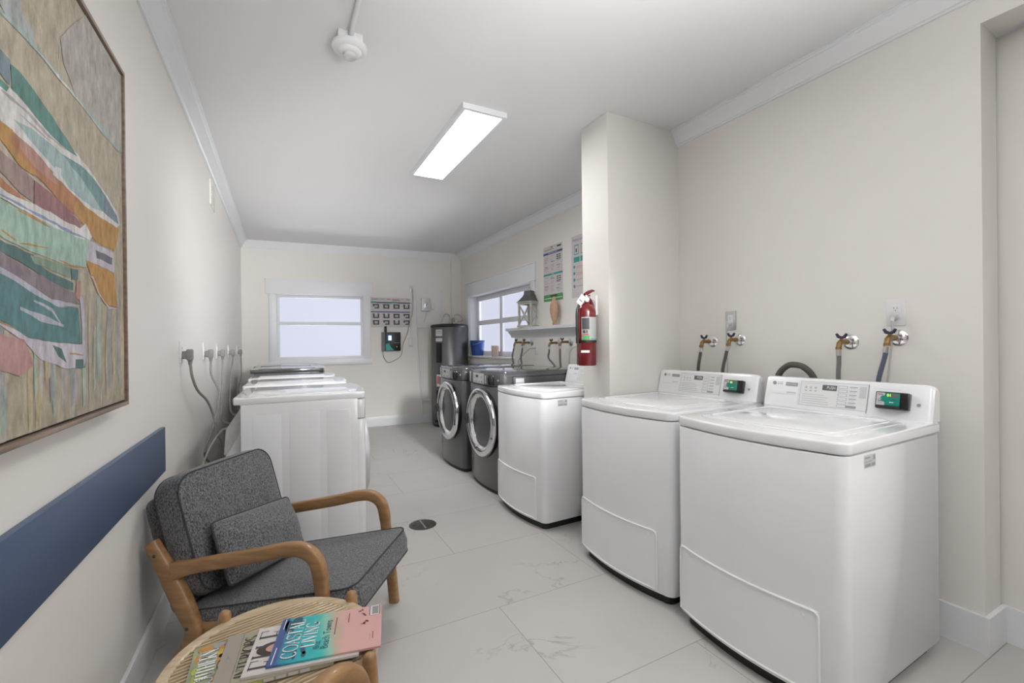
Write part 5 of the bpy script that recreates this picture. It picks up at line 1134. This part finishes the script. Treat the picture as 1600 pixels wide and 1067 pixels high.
M['orange'] = mat('printed_orange', (0.55, 0.26, 0.06), 0.4, noise=0.2, nscale=30)
M['deep_red'] = mat('printed_deep_red', (0.30, 0.03, 0.06), 0.4)
M['sea_dark'] = mat('printed_sea_dark', (0.02, 0.10, 0.14), 0.4)  # dark ink of the printed sea and cover lettering
X, Y, = (1, 0, 0), (0, 1, 0)
# 1 leafy cover with flowers and a smiling portrait, undermost at the left
th = 0.005; z = th+0.0006
t, b = magazine((-0.076, 1.372, TZ+0.0005), math.radians(90), 0.210, 0.270, th, 'cover_leafy', 'magazine with yellow flowers and a smiling portrait, lowest and leftmost on the table')
didone(b, 'SOUTHERN', 0.040, 'white_ink', (0.0, 0.098, z+0.0006), X, Y, 0.74, 0.13)
for cx, cy, r1, r2, k, q in [(0.055, 0.055, 0.035, 0.022, 'yellow', 0), (0.03, 0.062, 0.022, 0.014, 'orange', 0), (0.078, 0.05, 0.02, 0.012, 'lime', 0), (0.088, 0.108, 0.014, 0.018, 'orange', 0), (0.05, 0.12, 0.018, 0.008, 'orange', 0), (0.0, 0.118, 0.018, 0.010, 'lime', 0), (-0.03, 0.115, 0.02, 0.010, 'lime', 0), (-0.055, 0.06, 0.03, 0.02, 'orange', 0), (0.09, 0.075, 0.012, 0.016, 'ink_grey', 0)]: blob(b, cx, cy, r1, r2, k, z)
for i in range(10): blob(b, 0.04+0.045*math.cos(i*.63), 0.055+0.02*math.sin(i*.63), 0.012, 0.006, ['yellow', 'orange'][i % 2], z+0.0002, 10, i*.63)
blob(b, 0.0, 0.055, 0.030, 0.020, 'hair', z+0.0004); blob(b, 0.0, 0.056, 0.020, 0.017, 'skin', z+0.0006); blob(b, 0, 0.049, 0.008, 0.003, 'white_ink', z+0.0008, 10); blob(b, -0.007, 0.059, 0.003, 0.0015, 'hair', z+0.0008, 8); blob(b, 0.007, 0.059, 0.003, 0.0015, 'hair', z+0.0008, 8)
b.build('cover', t)
# 2 INTERIORS
t, b = magazine((-0.008, 1.352, TZ+0.006), math.radians(84), 0.215, 0.272, 0.010, 'cover_khaki', 'khaki magazine titled INTERIORS, with a yellow green edge, below the two top magazines')
z = 0.0106; mrect(b, -0.1075, 0.1075, 0.098, 0.136, 'cover_khaki_band', z)
b.text('LUXURY', 0.013, 'ink_grey', (0.0, 0.118, z), X, Y, 0.9); didone(b, 'INTERIORS', 0.034, 'ink', (0.0, 0.073, z+0.0003), X, Y, 0.95, 0.12)
mrect(b, -0.1, 0.1, 0.096, 0.0967, 'ink', z+0.0002); mrect(b, -0.1, 0.1, 0.050, 0.0507, 'ink', z+0.0002)
for i in range(9):
    y = 0.12-i*0.027; b.quad([(-0.1087, y-0.012, 0.001), (-0.1087, y+0.010, 0.001), (-0.1087, y+0.010, 0.009), (-0.1087, y-0.012, 0.009)], ['lime', 'cover_khaki', 'lime', 'lime', 'paper', 'paper', 'paper', 'ink_light', 'cover_khaki'][i])
b.build('cover', t)
# 3 ELLE
t, b = magazine((0.060, 1.338, TZ+0.0165), math.radians(79.5), 0.196, 0.272, 0.006, 'cover_white', 'white magazine titled ELLE with dark haired portrait, second from the top of the stack')
z = 0.0066; didone(b, 'ELLE', 0.082, 'ink', (0.0, 0.084, z), X, Y, 0.86, 0.085)
blob(b, -0.004, 0.068, 0.030, 0.054, 'hair', z+0.0003, 24); blob(b, -0.003, 0.066, 0.019, 0.034, 'skin', z+0.0006, 24)
for sx_ in (-1, 1): blob(b, -0.003+sx_*0.008, 0.072, 0.0045, 0.002, 'hair', z+0.0009, 10); blob(b, -0.003+sx_*0.008, 0.078, 0.0055, 0.001, 'hair', z+0.0009, 10)
blob(b, -0.003, 0.050, 0.007, 0.0025, 'deep_red', z+0.0009, 10); blob(b, -0.003, 0.060, 0.002, 0.004, 'pink_ink', z+0.0009, 8)
b.build('cover', t)
# 4 COASTAL LIVING
t, b = magazine((0.1175, 1.338, TZ+0.023), math.radians(78), 0.196, 0.275, 0.005, 'cover_beach', 'teal and pink magazine titled COASTAL LIVING, topmost of the stack on the table')
z = 0.0056; mrect(b, -0.1005, 0.1005, 0.118, 0.1355, 'navy_ink', z)
blob(b, 0.055, 0.112, 0.035, 0.012, 'sea_dark', z, 14, .2); blob(b, 0.08, 0.095, 0.02, 0.014, 'sea_dark', z, 14); blob(b, -0.055, 0.060, 0.022, 0.006, 'sea_dark', z, 14, .3); blob(b, -0.07, 0.078, 0.02, 0.005, 'sea_dark', z, 14); blob(b, -0.075, 0.055, 0.012, 0.006, 'sea_dark', z, 14)
mrect(b, -0.095, -0.03, 0.126, 0.128, 'white_ink', z+0.0002); mrect(b, 0.05, 0.095, 0.126, 0.128, 'white_ink', z+0.0002)
didone(b, 'COASTAL', 0.036, 'white_ink', (0.0, 0.092, z+0.0004), X, Y, 0.98, 0.14); didone(b, 'LIVING', 0.034, 'white_ink', (0.006, 0.050, z+0.0004), X, Y, 1.0, 0.14)
b.text('Best', 0.022, 'sea_dark', (-0.047, 0.026, z), X, Y, 0.8); b.text('Beach Towns', 0.028, 'sea_dark', (-0.006, 0.006, z), X, Y, 0.82)
for i, (k, y0_, x0_, x1_) in enumerate([('pink_ink', -0.009, -0.03, 0.07), ('deep_red', -0.0135, -0.015, 0.065), ('ink_grey', -0.040, 0.045, 0.068), ('deep_red', -0.047, 0.03, 0.075), ('pink_ink', -0.054, 0.03, 0.07), ('ink_grey', -0.108, -0.065, -0.035), ('deep_red', -0.116, -0.06, -0.03), ('pink_ink', -0.121, -0.06, -0.03)]): mrect(b, x0_, x1_, y0_-0.0012, y0_+0.0012, k, z)
for cx, cy in ((0.082, -0.078), (0.058, -0.088), (0.022, -0.098), (0.014, -0.090)):
    for j in range(4): blob(b, cx+rn.uniform(-.006, .006), cy+rn.uniform(-.006, .006), 0.004, 0.0022, ['deep_red', 'ink'][j % 2], z+0.0002, 8, rn.uniform(0, 3))
mrect(b, 0.048, 0.096, -0.132, -0.105, 'paper', z)
for i in range(14): mrect(b, 0.053+i*0.0028, 0.0543+i*0.0028, -0.129, -0.111, 'ink', z+0.0003)
mrect(b, 0.048, 0.0965, -0.1335, -0.1315, 'ink', z+0.0003); mrect(b, 0.048, 0.0965, -0.1055, -0.1035, 'ink', z+0.0003)
b.build('cover', t)
